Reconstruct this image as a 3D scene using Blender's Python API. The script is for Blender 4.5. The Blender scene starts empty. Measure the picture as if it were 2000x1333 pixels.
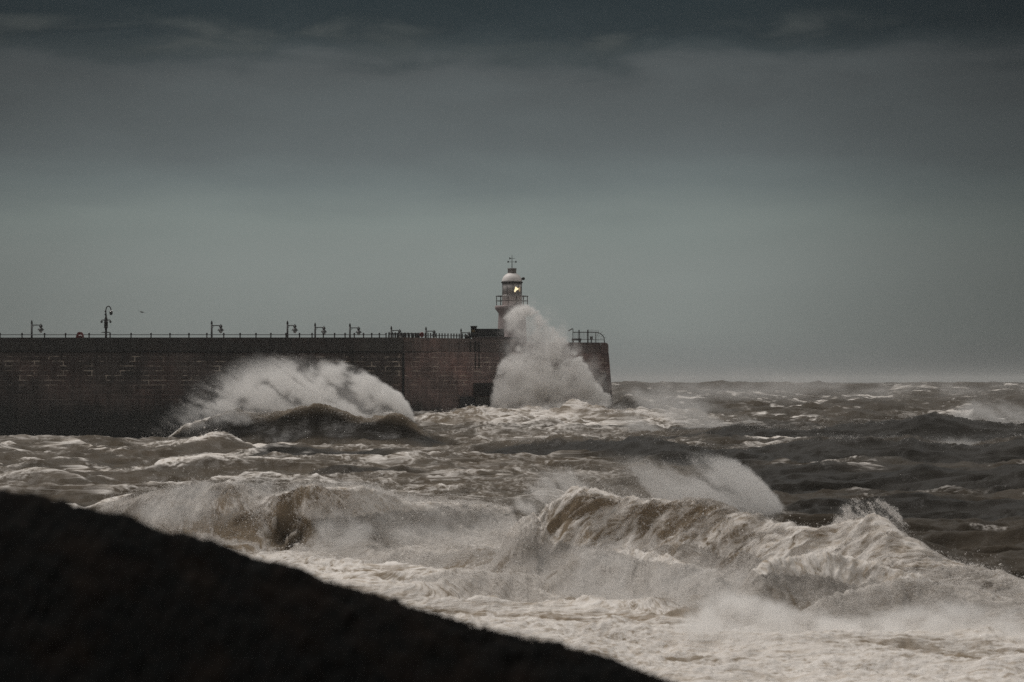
import bpy, math, random
import numpy as np
from mathutils import Vector, Matrix
random.seed(7); RNG = np.random.default_rng(11)
F = 5145.0; HZ = 745.0; CZ = 6.5          # focal length in photo pixels, horizon row, eye height over the mean sea
scene = bpy.context.scene
col = scene.collection

def P(px, py, Y):                          # a point seen at (px, py) in the photo and Y metres out
    return ((px-1000.0)/F*Y, Y, CZ-(py-HZ)/F*Y)

# ------------------------------------------------------------------ tags
def tag(o, label=None, cat=None, group=None, kind=None):
    if label: o['label'] = label
    if cat: o['category'] = cat
    if group: o['group'] = group
    if kind: o['kind'] = kind
    return o
def empty(name, loc, rz=0.0):
    o = bpy.data.objects.new(name, None); o.location = loc; o.rotation_euler = (0, 0, rz)
    o.empty_display_size = .3; col.objects.link(o); return o
def copy_tree(o, parent=None):
    c = o.copy(); col.objects.link(c)
    if parent: c.parent = parent
    for ch in list(o.children): copy_tree(ch, c)
    return c

# ------------------------------------------------------------------ materials
def newmat(name):
    m = bpy.data.materials.new(name); m.use_nodes = True
    nt = m.node_tree; nt.nodes.clear()
    return m, nt
class N:
    """tiny node writer"""
    def __init__(s, nt): s.nt = nt
    def n(s, t, **kw):
        nd = s.nt.nodes.new(t)
        for k, v in kw.items(): setattr(nd, k, v)
        return nd
    def put(s, inp, v):
        if hasattr(v, 'is_linked') or isinstance(v, bpy.types.NodeSocket): s.nt.links.new(v, inp)
        elif isinstance(v, (tuple, list)) and len(v) == 3 and inp.type == 'RGBA': inp.default_value = (*v, 1)
        else: inp.default_value = v
    def math(s, op, a, b=0.0, c=0.0, clamp=False):
        nd = s.n('ShaderNodeMath', operation=op, use_clamp=clamp)
        for i, v in enumerate((a, b, c)): s.put(nd.inputs[i], v)
        return nd.outputs[0]
    def vmul(s, v, k):
        nd = s.n('ShaderNodeVectorMath', operation='MULTIPLY'); s.put(nd.inputs[0], v); nd.inputs[1].default_value = k
        return nd.outputs[0]
    def noise(s, vec, scale, detail=4, rough=.55, dist=0.0, typ='FBM'):
        nd = s.n('ShaderNodeTexNoise', noise_type=typ); s.put(nd.inputs['Vector'], vec)
        nd.inputs['Scale'].default_value = scale; nd.inputs['Detail'].default_value = detail
        nd.inputs['Roughness'].default_value = rough; nd.inputs['Distortion'].default_value = dist
        return nd.outputs[0]
    def smooth(s, v, a, b, lo=0.0, hi=1.0):
        nd = s.n('ShaderNodeMapRange', interpolation_type='SMOOTHSTEP')
        s.put(nd.inputs['Value'], v); s.put(nd.inputs['From Min'], a); s.put(nd.inputs['From Max'], b)
        s.put(nd.inputs['To Min'], lo); s.put(nd.inputs['To Max'], hi)
        return nd.outputs[0]
    def mix(s, f, a, b, blend='MIX'):
        nd = s.n('ShaderNodeMix', data_type='RGBA', blend_type=blend)
        s.put(nd.inputs[0], f); s.put(nd.inputs[6], a); s.put(nd.inputs[7], b)
        return nd.outputs[2]
    def ramp(s, v, stops, interp='LINEAR'):
        nd = s.n('ShaderNodeValToRGB'); s.put(nd.inputs[0], v); cr = nd.color_ramp; cr.interpolation = interp
        while len(cr.elements) < len(stops): cr.elements.new(.5)
        for e, (p, c) in zip(cr.elements, stops): e.position = p; e.color = (*c, 1)
        return nd.outputs[0]
    def bump(s, h, strength=.5, dist=.1, normal=None):
        nd = s.n('ShaderNodeBump'); nd.inputs['Strength'].default_value = strength; s.put(nd.inputs['Distance'], dist)
        s.put(nd.inputs['Height'], h)
        if normal is not None: s.put(nd.inputs['Normal'], normal)
        return nd.outputs[0]
    def principled(s, **kw):
        nd = s.n('ShaderNodeBsdfPrincipled')
        for k, v in kw.items(): s.put(nd.inputs[k.replace('_', ' ')], v)
        return nd.outputs[0]
    def out(s, surf=None, vol=None):
        nd = s.n('ShaderNodeOutputMaterial')
        if surf is not None: s.nt.links.new(surf, nd.inputs['Surface'])
        if vol is not None: s.nt.links.new(vol, nd.inputs['Volume'])
    def pos(s): return s.n('ShaderNodeNewGeometry').outputs['Position']
    def obj(s): return s.n('ShaderNodeTexCoord').outputs['Object']
    def attr(s, name): return s.n('ShaderNodeAttribute', attribute_name=name).outputs['Fac']

def simple(name, c, rough=.6, metal=0.0, var=.25, scale=3.0, bump=.15):
    m, nt = newmat(name); g = N(nt); p = g.obj()
    a = g.noise(p, scale, 5, .6); b = g.noise(p, scale*9, 3, .6)
    f = g.math('MULTIPLY', g.math('ADD', a, b), .5)
    lo = tuple(x*(1-var) for x in c); hi = tuple(min(1, x*(1+var)) for x in c)
    cc = g.mix(g.smooth(f, .3, .7), lo, hi)
    g.out(g.principled(Base_Color=cc, Roughness=rough, Metallic=metal, Normal=g.bump(b, bump, .02)))
    return m
def srgb(r, g, b):
    return tuple(((x/255)/12.92 if x/255 <= .04045 else ((x/255+.055)/1.055)**2.4) for x in (r, g, b))

# ------------------------------------------------------------------ mesh builder
class MB:
    def __init__(s): s.v = []; s.f = []
    def add(s, v, f):
        k = len(s.v); s.v += [tuple(x) for x in v]; s.f += [tuple(i+k for i in q) for q in f]
    def box(s, c, d, rz=0.0, taper=1.0, rot=None):
        M = rot if rot else Matrix.Rotation(rz, 3, 'Z')
        vs = []
        for z in (-1, 1):
            t = taper if z > 0 else 1
            for x, y in ((-1, -1), (1, -1), (1, 1), (-1, 1)):
                vs.append(Vector(c)+M @ Vector((x*d[0]/2*t, y*d[1]/2*t, z*d[2]/2)))
        s.add(vs, [(3, 2, 1, 0), (4, 5, 6, 7), (0, 1, 5, 4), (1, 2, 6, 5), (2, 3, 7, 6), (3, 0, 4, 7)])
    def tube(s, pts, r, n=8):
        pts = [Vector(p) for p in pts]; rs = r if isinstance(r, (list, tuple)) else [r]*len(pts)
        vs = []; fs = []
        for i, p in enumerate(pts):
            t = (pts[min(i+1, len(pts)-1)]-pts[max(i-1, 0)]).normalized()
            u = t.cross(Vector((0, 1, 0)) if abs(t.y) < .9 else Vector((1, 0, 0))).normalized(); w = t.cross(u)
            for k in range(n):
                a = 2*math.pi*k/n; vs.append(p+(u*math.cos(a)+w*math.sin(a))*rs[i])
        for i in range(len(pts)-1):
            for k in range(n):
                fs.append((i*n+k, i*n+(k+1) % n, (i+1)*n+(k+1) % n, (i+1)*n+k))
        fs.append(tuple(range(n))[::-1]); fs.append(tuple((len(pts)-1)*n+k for k in range(n)))
        s.add(vs, fs)
    def lathe(s, prof, n=32, c=(0, 0, 0), a0=0.0, a1=2*math.pi):
        vs = []; fs = []; full = abs(a1-a0-2*math.pi) < 1e-6; m = n if full else n+1
        for r, z in prof:
            for k in range(m):
                a = a0+(a1-a0)*k/n; vs.append((c[0]+r*math.cos(a), c[1]+r*math.sin(a), c[2]+z))
        for i in range(len(prof)-1):
            for k in range(n):
                k2 = (k+1) % m
                fs.append((i*m+k, i*m+k2, (i+1)*m+k2, (i+1)*m+k))
        if full:
            fs.append(tuple(range(m))[::-1]); fs.append(tuple((len(prof)-1)*m+k for k in range(m)))
        s.add(vs, fs)
    def ball(s, c, r, sq=(1, 1, 1), n=12):
        s.lathe([(max(1e-3, math.sin(math.pi*i/8))*r, -math.cos(math.pi*i/8)*r*sq[2]) for i in range(9)], n, c)
    def build(s, name, m, parent=None, smooth=False, loc=None):
        me = bpy.data.meshes.new(name); me.from_pydata(s.v, [], s.f); me.validate(); me.update()
        if smooth: me.polygons.foreach_set('use_smooth', [True]*len(me.polygons))
        o = bpy.data.objects.new(name, me); me.materials.append(m); col.objects.link(o)
        if parent: o.parent = parent
        if loc: o.location = loc
        return o
def grid_mesh(name, V, nr, nc, m, attrs=None, smooth=True):
    me = bpy.data.meshes.new(name)
    i = np.arange(nr-1)[:, None]*nc+np.arange(nc-1)[None, :]
    q = np.stack([i, i+1, i+nc+1, i+nc], -1).reshape(-1, 4).astype(np.int32)
    fill(me, V, q)
    if smooth: me.polygons.foreach_set('use_smooth', np.ones(len(q), bool))
    for k, a in (attrs or {}).items():
        me.attributes.new(k, 'FLOAT', 'POINT').data.foreach_set('value', a.astype(np.float32).ravel())
    o = bpy.data.objects.new(name, me); me.materials.append(m); col.objects.link(o); return o
def fill(me, V, q):
    n, k = q.shape
    me.vertices.add(len(V)); me.vertices.foreach_set('co', V.astype(np.float32).ravel())
    me.loops.add(n*k); me.loops.foreach_set('vertex_index', q.ravel())
    me.polygons.add(n); me.polygons.foreach_set('loop_start', np.arange(0, n*k, k, dtype=np.int32))
    me.update(calc_edges=True)

# ------------------------------------------------------------------ noise in numpy
def _h(i, j, k, seed):
    n = (i.astype(np.uint32)*np.uint32(374761393)+j.astype(np.uint32)*np.uint32(668265263)+k.astype(np.uint32)*np.uint32(2246822519)+np.uint32(seed*974711 & 0xffffffff))
    n = (n ^ (n >> np.uint32(13)))*np.uint32(1274126177); n ^= n >> np.uint32(16)
    return (n & np.uint32(0xffff)).astype(np.float32)/65535.0
def vn2(x, y, seed=0):                     # value noise 0..1
    x = np.asarray(x, np.float32); y = np.asarray(y, np.float32)
    fx = np.floor(x); fy = np.floor(y); u = x-fx; v = y-fy; i = fx.astype(np.int32); j = fy.astype(np.int32); z = np.zeros_like(i)
    u = u*u*u*(u*(u*6-15)+10); v = v*v*v*(v*(v*6-15)+10)
    a = _h(i, j, z, seed); b = _h(i+1, j, z, seed); c = _h(i, j+1, z, seed); d = _h(i+1, j+1, z, seed)
    return a+(b-a)*u+(c-a)*v+(a-b-c+d)*u*v
def vn3(x, y, zz, seed=0):
    fz = np.floor(zz); w = zz-fz; k = fz.astype(np.int32); w = w*w*(3-2*w)
    def layer(kk):
        fx = np.floor(x); fy = np.floor(y); u = x-fx; v = y-fy; i = fx.astype(np.int32); j = fy.astype(np.int32)
        u = u*u*(3-2*u); v = v*v*(3-2*v)
        a = _h(i, j, kk, seed); b = _h(i+1, j, kk, seed); c = _h(i, j+1, kk, seed); d = _h(i+1, j+1, kk, seed)
        return a+(b-a)*u+(c-a)*v+(a-b-c+d)*u*v
    return layer(k)*(1-w)+layer(k+1)*w
def fbm(x, y, o=4, seed=0, g=.5):
    s = 0; a = 1; t = 0
    for i in range(o):
        s = s+a*vn2(x, y, seed+i*7); t += a; a *= g
        x, y = x*1.62-y*1.18+3.1, x*1.18+y*1.62+1.7
    return s/t
def fbm3(x, y, z, o=3, seed=0, g=.5):
    s = 0; a = 1; t = 0
    for i in range(o):
        s = s+a*vn3(x, y, z, seed+i*7); t += a; a *= g; x, y, z = x*2.03+3.1, y*2.01+1.7, z*2.02+5.3
    return s/t
def ridg(x, y, o=4, seed=0, g=.5):
    s = 0; a = 1; t = 0
    for i in range(o):
        s = s+a*(1-np.abs(2*vn2(x, y, seed+i*7)-1)); t += a; a *= g
        x, y = x*1.62-y*1.18+3.1, x*1.18+y*1.62+1.7
    return s/t
def sst(x, a, b):
    t = np.clip((x-a)/(b-a), 0, 1); return t*t*(3-2*t)
def choppy(x, y, ch, seed):                # sharp crested sea octave 0..1
    k = vn2(x, y, seed)*2-1; x = x+k; y = y+k
    wx = 1-np.abs(np.sin(x)); wy = 1-np.abs(np.sin(y)); sx = np.abs(np.cos(x)); sy = np.abs(np.cos(y))
    wx = wx+(sx-wx)*wx; wy = wy+(sy-wy)*wy
    return (1-np.clip(wx*wy, 0, 1)**.65)**ch
# ================================================================== THE SEA
a_in = np.arange(-.222, .2221, .00052)
a_out = np.arange(.226, .42, .005)
A = np.concatenate([-a_out[::-1], a_in, a_out]).astype(np.float64)
rows = [44.0]
while rows[-1] < 16000:
    y = rows[-1]
    d = .085 if y < 86 else .10 if y < 112 else y*.0019 if y < 300 else y*.0026 if y < 520 else y*.0036 if y < 2600 else y*.012
    if y < 54: d = .25
    rows.append(y+d)
R = np.array(rows); NR, NC = len(R), len(A)
Y0, AA = np.meshgrid(R, A, indexing='ij'); X0 = AA*Y0
dY = np.gradient(R)[:, None]*np.ones_like(AA)
dX = np.gradient(A)[None, :]*Y0
SP = np.maximum(dY*.45, dX)
X0 = X0.astype(np.float32); Y0 = Y0.astype(np.float32); SP = SP.astype(np.float32)

# breaking and running waves: crest points as seen (column, row, metres out), front and back length, curl
WAVES = {
 'w2': dict(p=[(120,885,268),(200,868,264),(260,850,261),(320,836,258),(380,822,254),(430,813,251),(480,810,249),(520,811,248),(560,803,247),(600,799,246),(640,797,246),(670,808,245),(690,819,244.5),(720,829,244),(745,823,243.5),(770,818,243),(795,824,242.5),(815,838,242),(850,864,242),(900,884,243),(960,900,244)], lf=4.6, lb=15, curl=1.9, n=.10),
 'w3a': dict(p=[(1180,868,276),(1240,852,272),(1340,857,270),(1380,846,268),(1420,832,266),(1480,829,264),(1530,836,263),(1580,842,262),(1640,833,262),(1700,826,262),(1790,817,262),(1850,811,262),(1900,826,262),(1960,830,262),(2000,831,262),(2150,826,262),(2350,850,262)], lf=6.5, lb=12, curl=.5, n=.35),
 'w3b': dict(p=[(870,905,217),(930,888,215),(1000,872,212),(1080,863,208),(1140,858,206),(1200,856,204),(1280,868,200),(1380,886,197),(1460,905,195),(1540,915,195)], lf=7, lb=11, curl=.3, n=.3),
 'w3c': dict(p=[(1380,908,203),(1460,893,200),(1540,880,198),(1640,868,196),(1720,870,196),(1780,863,196),(1840,872,196),(1900,874,196),(2000,862,196),(2150,870,196),(2350,880,196)], lf=8, lb=10, curl=.3, n=.4),
 'w4a': dict(p=[(1380,958,159),(1460,935,158),(1560,925,156),(1680,935,155),(1800,922,154),(1920,930,152),(2060,918,150),(2300,930,150)], lf=7, lb=8, curl=.2, n=.35),
 'w4b': dict(p=[(1480,1016,125),(1580,985,124),(1660,985,123),(1760,975,122),(1880,985,120),(2000,975,119),(2200,975,119)], lf=5, lb=6, curl=.1, n=.3),
 'w5a': dict(p=[(-200,894,250),(-60,886,246),(60,882,243),(130,872,242),(190,872,241),(250,884,240),(330,874,238),(400,858,236),(440,851,236),(480,868,235),(520,888,234)], lf=4.5, lb=9, curl=.3, n=.3),
 'w8': dict(p=[(430,915,206),(480,896,205),(540,883,204),(620,880,203),(700,888,201),(790,903,199),(870,922,198)], lf=6.5, lb=8, curl=.3, n=.2),
 'w8b': dict(p=[(540,952,165),(640,930,164),(720,926,163),(820,934,162),(920,952,161)], lf=5, lb=6, curl=.2, n=.2),
 'w5b': dict(p=[(-100,905,196),(20,900,195),(110,893,193),(180,903,192),(260,908,191)], lf=3.5, lb=6, curl=.3, n=.25),
 'w5c': dict(p=[(280,915,178),(340,897,176),(400,886,175),(450,890,174),(500,892,174),(560,905,173),(640,915,172),(720,922,171)], lf=4, lb=6, curl=.8, n=.25),
 'w5d': dict(p=[(-60,950,150),(40,925,149),(100,918,148),(170,930,147),(240,945,146)], lf=3.5, lb=5, curl=.2, n=.2),
 'w6': dict(p=[(120,1040,116),(180,1015,113),(230,1000,111),(265,985,109.5),(300,964,108),(340,948,107),(380,942,106),(450,943,104),(490,952,103.5),(520,957,103),(570,948,102.5),(610,942,102),(640,938,102),(700,943,102),(770,962,103),(830,982,104),(900,993,105),(1000,1000,106),(1060,1006,106),(1120,1020,106),(1200,1040,106)], lf=3.1, lb=9, curl=1.7, n=.25),
 'w7': dict(p=[(930,1085,84),(980,1050,84),(1010,1018,84),(1045,992,84),(1080,968,84),(1115,953,83.5),(1150,944,83),(1185,958,83),(1220,975,82.5),(1280,984,82),(1340,988,81),(1400,990,80),(1500,1004,79),(1560,1014,78.5),(1600,1022,78),(1650,1016,77.5),(1700,1006,77),(1730,1014,76.5),(1760,1032,76),(1800,1055,75.5),(1850,1080,75),(1900,1098,74.5),(2000,1130,74),(2100,1155,73.5),(2300,1190,73)], lf=3.1, lb=4.2, curl=1.6, n=.25),
 'w7b': dict(p=[(1380,1175,71),(1430,1135,71),(1480,1090,71.3),(1520,1068,71.6),(1560,1056,72),(1610,1052,72),(1660,1060,72),(1750,1082,71.5),(1850,1115,71),(1950,1140,70.5),(2050,1165,70),(2200,1200,70)], lf=1.9, lb=2.6, curl=.75, n=.12),
 'w7c': dict(p=[(1500,1230,67.6),(1560,1185,67.8),(1620,1148,68),(1680,1128,68.2),(1740,1122,68.2),(1800,1128,68),(1880,1145,67.6),(1960,1165,67),(2060,1190,66.5),(2200,1230,66)], lf=1.5, lb=2.0, curl=.55, n=.12),
 'w7d': dict(p=[(1040,1150,78.5),(1100,1105,78.8),(1160,1075,79),(1220,1062,78.5),(1290,1065,77.5),(1360,1085,76.5),(1420,1105,75.5),(1480,1130,75)], lf=2.3, lb=2.2, curl=.5, n=.2),
 'w9a': dict(p=[(700,1110,92),(760,1078,92.5),(820,1066,92),(880,1062,91.5),(940,1066,91),(1000,1085,90),(1040,1115,89)], lf=1.4, lb=2.5, curl=.35, n=.2),
 'w9b': dict(p=[(760,1158,80),(900,1140,79),(1000,1145,78),(1100,1165,76.5),(1200,1190,74.5),(1300,1215,72),(1400,1250,70)], lf=.9, lb=2.5, curl=.2, n=.15),
 'wp1': dict(p=[(820,822,395),(880,816,392),(940,812,388),(1000,818,380),(1060,812,372),(1100,800,366),(1125,794,364),(1145,800,362),(1180,808,360),(1240,818,358),(1320,826,356),(1400,835,356)], lf=6, lb=9, curl=.8, n=.6),
 'wp2': dict(p=[(1160,800,430),(1190,783,428),(1215,774,427),(1235,783,426),(1270,796,425),(1310,796,423),(1335,800,422),(1380,812,420)], lf=5, lb=7, curl=.8, n=.6),
 'wp3': dict(p=[(1220,850,300),(1290,843,299),(1330,838,298),(1370,846,297),(1420,850,296)], lf=4, lb=6, curl=.6, n=.4),
 'wp4': dict(p=[(820,868,330),(880,860,328),(960,850,326),(1040,838,322),(1080,838,320),(1120,850,318),(1180,862,316)], lf=5, lb=8, curl=.3, n=.4),
}
def wave_profile(w, X, Y, seed):
    q = np.array([P(*p) for p in w['p']]); xs, ys, zs = q[:, 0], q[:, 1], q[:, 2]
    # the crest line is a function of the bearing, so that it holds from the first to the last point
    o = np.argsort(xs/ys); be = (xs/ys)[o]
    B = X/Y
    ofs = np.linspace(-.0032, .0032, 5); Yc = sum(np.interp(B+q_, be, ys[o]) for q_ in ofs)/5; Am = sum(np.interp(B+q_, be, zs[o]) for q_ in ofs)/5
    edge = sst(B, be[0]-.004, be[0]+.018)*(1-sst(B, be[-1]-.018, be[-1]+.004))
    Am = np.maximum(Am, 0)*edge
    sc = w['lf']
    Yc = Yc+(fbm(X/(sc*1.3)+seed*3, Y*0+seed, 3, seed)-.5)*sc*.55
    Am = Am*(1+(vn2(X/(sc*.45), Y*0+.5, seed+5)-.5)*w['n']*.45)
    d = (Y-Yc).astype(np.float32)
    front = np.exp(-(np.abs(d)/w['lf'])**1.7*1.3); back = np.exp(-(np.abs(d)/w['lb'])**1.25)
    g = np.where(d < 0, front, back)
    return d, Am.astype(np.float32), g.astype(np.float32)

H3 = np.zeros_like(X0); DY = np.zeros_like(X0)
PR = {}
for k, (nm, w) in enumerate(WAVES.items()):
    d, Am, g = wave_profile(w, X0, Y0, 20+k)
    h = Am*g; H3 += h**3
    top = np.clip(g, 0, 1)**2.2*(d > -w['lf']*1.4)
    DY -= w['curl']*top*np.clip(Am/2.2, 0, 1.3)*np.where(d < 0, 1, np.exp(-(d/(w['lf']*.9))**2))
    PR[nm] = (d, Am, g)
HERO = np.cbrt(H3)

# open water: chop and swell, long crests across the view, fading where the rows grow too wide to hold it
near = np.clip(1-HERO/2.0, .25, 1)
def octave(lam, amp, rot, ch, st, seed):
    c, s_ = math.cos(rot), math.sin(rot)
    u = (X0*c+Y0*s_)/(lam*st)*math.pi/1.0; v = (-X0*s_+Y0*c)/lam*math.pi
    f = np.clip(lam/(SP*3.2)-.35, 0, 1)
    return amp*f*(choppy(u, v, ch, seed)-.35)
far = sst(Y0, 260, 480)
BASE = (octave(34, 1, .12, 2.2, 2.8, 3)*(.40+1.05*far)+octave(19, .85, -.10, 2.6, 3.0, 4)*(.50+.65*far)
        + octave(9.5, .62, .14, 3.0, 3.2, 5)*(.75+.20*far)+octave(5, .30, -.16, 3.2, 3.0, 6)+octave(7, .22, .55, 3.0, 1.7, 10)+octave(3.4, .11, -.6, 3.0, 1.5, 11)+octave(2.4, .15, .12, 3.2, 2.6, 7)
        + octave(1.2, .06, -.2, 3.0, 2.4, 8)*(1-far)+octave(.62, .022, .15, 2.6, 2.0, 9)*(1-far))
BASE += (fbm(X0/150, Y0/70, 2, 31)-.5)*2.2*sst(Y0, 500, 900)*np.clip(160/(SP*3), 0, 1)
BASE += (octave(52, 1.3, .1, 2.8, 2.4, 12)+octave(90, 2.0, .15, 2.6, 2.2, 13)+octave(160, 1.8, -.1, 2.4, 2.0, 14))*sst(Y0, 480, 900)

# crest lines that bound the surf
def crest_y(nm):
    q = np.array([P(*p) for p in WAVES[nm]['p']]); o = np.argsort(q[:, 0]/q[:, 1]); return np.interp(X0/Y0, (q[:, 0]/q[:, 1])[o], q[o, 1])
B0 = X0/Y0; PX = B0*F+1000
c6, c7 = crest_y('w6'), crest_y('w7')
t67 = sst(PX, 985, 1075)
SURF = c6*(1-t67)+c7*t67
wob = (fbm(X0/2.2, Y0/2.2, 4, 77)-.5)
surf = 1-sst(Y0+wob*2.5, SURF-.1, SURF+1.2+1.6*(1-t67))
surf *= sst(PX+wob*160, 150, 330)                                   # clear of the calmer water on the left
surf = np.maximum(surf, (1-sst(Y0+wob*5, 72, 92))*(1-sst(PX, 1000, 1060)))
BASE *= 1.25*(.35+.65*near)*(1-.6*surf)

# the way the water runs on the breaking faces: FU across it, FV along it (metres), sheared where the lip throws sideways
shear = np.where(t67 > .5, -1.15, .45)
d67 = Y0-SURF
FU = X0+shear*d67+.10*d67*np.abs(d67)*np.where(t67 > .5, 1, -.4)+(fbm(X0/2.6, Y0/2.6, 3, 51)-.5)*1.1
FV = d67*1.0
LOD = np.clip(Y0/95, .8, 7)
ST = ridg(FU/.80, FV/5.0, 3, 50, .6)*.40+ridg(FU/.26, FV/2.6, 4, 57, .6)*.60
lump = fbm(X0/1.3, Y0/1.3, 5, 90, .56); lump2 = fbm(X0/.34, Y0/.34, 4, 95, .62); big = fbm(X0/4.2, Y0/3.0, 3, 99)
face = np.clip(HERO/1.5, 0, 1)*surf
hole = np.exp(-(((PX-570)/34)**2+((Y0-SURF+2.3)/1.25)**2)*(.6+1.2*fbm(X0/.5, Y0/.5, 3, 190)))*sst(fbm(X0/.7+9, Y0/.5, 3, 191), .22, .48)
Z = HERO+BASE
surge = ridg(X0*.10+fbm(X0/8, Y0/8, 2, 160)*1.2, (Y0+X0*.22)*.42, 3, 161, .5)
Z += surf*(1-face)*(surge-.6)*.75
Z += surf*((lump-.5)*(.30+.06*face)+(lump2-.5)*.20*(1-.3*face)+(big-.5)*.55)
Z += face*(ST-.6)*.30
Z -= hole*.8
knob = sst(PX, 1040, 1090)*(1-sst(PX, 1230, 1300))*np.exp(-((d67-.3)/1.4)**2)
Z += knob*(fbm(X0/.7, Y0/.7, 4, 150, .6)-.45)*.8
pierfroth = sst(Y0, 300, 350)*(1-sst(Y0, 436, 452))*sst(PX, 780, 860)*(1-sst(PX, 1330, 1480))
Z += pierfroth*((fbm(X0/7, Y0/4, 5, 140, .55)-.5)*2.4+(ridg(X0/3.2, Y0/2.6, 3, 141)-.6)*.45)
DY += surf*face*((fbm(X0/.8, Y0/.8, 4, 130)-.5)*.45)
DX = surf*face*((fbm(X0/.8+40, Y0/.8, 4, 131)-.5)*.4)
Z -= .25*np.exp(-((d67+5)/3)**2)*surf
# long trough under the wall on the left
Z -= 3.7*(1-sst(PX, 330, 520))*sst(Y0, 250, 272)*(1-sst(Y0, 425, 470))
crestmask = np.zeros_like(X0)
for nm in ('w2', 'w3a', 'w3b', 'w3c', 'w5a', 'wp1', 'wp4'):
    d, Am, g = PR[nm]; crestmask = np.maximum(crestmask, np.clip(Am/1.5, 0, 1)*np.exp(-(d/1.6)**2))
Z += crestmask*((fbm(X0/1.5, Y0/1.5, 4, 180, .6)-.5)*.9+(fbm(X0/.5, Y0/.5, 2, 181)-.5)*.25)
YY = Y0+DY; XX = X0+DX

# how much froth lies on the water, how much sand is stirred into it, with painted shade on the faces
foam = .05+.16*np.clip(BASE, -1, 1.5)*(1-.6*far)+0*X0
left = (1-sst(PX, 420, 760))*(1-sst(Y0, 255, 300))
foam += left*(.0+.36*sst(fbm(X0/9, Y0/4, 4, 201), .52, .78))
mid = sst(PX, 420, 760)*(1-sst(PX, 1250, 1450))*(1-sst(Y0, 280, 330)); foam += mid*.06
foam += pierfroth*(.07+.42*sst(fbm(X0/7, Y0/4, 4, 210), .48, .74))
dark = sst(PX+260*(fbm(X0/16, Y0/10, 3, 230)-.5), 1210, 1450)*(1-sst(Y0, 285, 330)); foam += dark*(.24*sst(fbm(X0/5, Y0/3, 4, 231, .6), .54, .74)-.15)
foam += sst(Y0, 300, 420)*.02
foam += sst(Y0, 300, 420)*(.48*sst(fbm(X0/11, Y0/8, 5, 216, .6), .62, .78)*(1-sst(Y0, 700, 1100))+.24*sst(fbm(X0/26, Y0/34, 4, 217, .6), .60, .74)*sst(Y0, 600, 1000)*(1-sst(Y0, 2200, 3500)))
for nm, k, wd in (('w2', .30, 1.5), ('w3a', .25, 1.0), ('w5a', .40, 1.2), ('w5b', .45, 1.5), ('w5c', .8, 1.5), ('w5d', .45, 1.6), ('w3c', .12, .8), ('wp1', .35, 3), ('wp2', .35, 3), ('wp3', .45, 2), ('wp4', .25, 2)):
    d, Am, g = PR[nm]
    foam += k*np.exp(-((d-wd*.4)/wd)**2)*np.clip(Am/.8, 0, 1)*(.4+1.2*(fbm(X0/2.5, Y0/2.5, 3, 300)-.2))
    if nm in ('w2', 'w3a'): foam -= .35*np.clip(Am/1.2, 0, 1)*np.exp(-((d+3.8)/3.2)**2)
face_shade = np.zeros_like(X0)
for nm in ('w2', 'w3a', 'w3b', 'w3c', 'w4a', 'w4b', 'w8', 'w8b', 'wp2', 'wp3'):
    d, Am, g = PR[nm]; lf = WAVES[nm]['lf']; face_shade = np.maximum(face_shade, np.clip(Am/1.3, 0, 1)*np.exp(-((d+lf*.55)/(lf*.75))**2))
foam -= .22*face_shade  # froth thinned here to paint the wave faces darker, as in shade
d, Am, g = PR['w2']
foam += .55*np.exp(-((d-2)/5.0)**2)*np.clip(Am/1.0, 0, 1)*(1-sst(PX, 380, 520))
foam += .6*np.exp(-((Y0-239)/2.5)**2)*np.exp(-((PX-520-(238-Y0)*16)/70)**2)
# thin lines of froth out on the right
q = P(1520, 878, 250); foam += 1.0*np.exp(-(((X0-q[0])/3.0)**4+((Y0-251.5)/1.6)**2))
q = P(1640, 797, 520); foam += .8*np.exp(-(((X0-q[0])/9)**4+((Y0-(600+(X0-q[0])*1.2))/9)**2))
# surf: white with brown gaps along the streaks
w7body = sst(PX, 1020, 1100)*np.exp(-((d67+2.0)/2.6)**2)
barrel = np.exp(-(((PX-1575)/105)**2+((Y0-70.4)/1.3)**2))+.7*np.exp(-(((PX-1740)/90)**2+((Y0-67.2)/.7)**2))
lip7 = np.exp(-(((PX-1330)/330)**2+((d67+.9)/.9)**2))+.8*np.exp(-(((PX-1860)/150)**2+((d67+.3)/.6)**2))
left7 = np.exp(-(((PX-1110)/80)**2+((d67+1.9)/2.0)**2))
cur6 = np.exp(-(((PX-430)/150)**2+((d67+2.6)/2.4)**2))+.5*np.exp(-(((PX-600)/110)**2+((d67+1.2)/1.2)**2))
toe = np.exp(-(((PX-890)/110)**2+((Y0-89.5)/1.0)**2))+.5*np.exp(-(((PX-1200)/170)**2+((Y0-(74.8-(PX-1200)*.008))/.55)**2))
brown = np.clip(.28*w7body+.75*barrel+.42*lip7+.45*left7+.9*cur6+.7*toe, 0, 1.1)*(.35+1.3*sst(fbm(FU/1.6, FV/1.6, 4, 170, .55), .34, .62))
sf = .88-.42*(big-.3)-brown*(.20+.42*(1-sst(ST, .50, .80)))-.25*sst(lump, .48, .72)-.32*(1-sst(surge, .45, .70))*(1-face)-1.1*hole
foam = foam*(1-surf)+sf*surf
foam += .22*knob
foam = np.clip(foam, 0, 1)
silt_shade = np.clip(.10+.20*left+.27*mid+surf*.9+.45*pierfroth+.13*sst(Y0, 300, 420)-1.15*hole-.52*face_shade*(1-surf)+.07*dark+.30*crestmask*(1-surf)+.35*np.exp(-((PR['w2'][0]+.8)/1.3)**2)*np.clip(PR['w2'][1]/2, 0, 1), .03, 1)  # less on shaded faces and in the hollow, more for translucent crests: painted light
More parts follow.
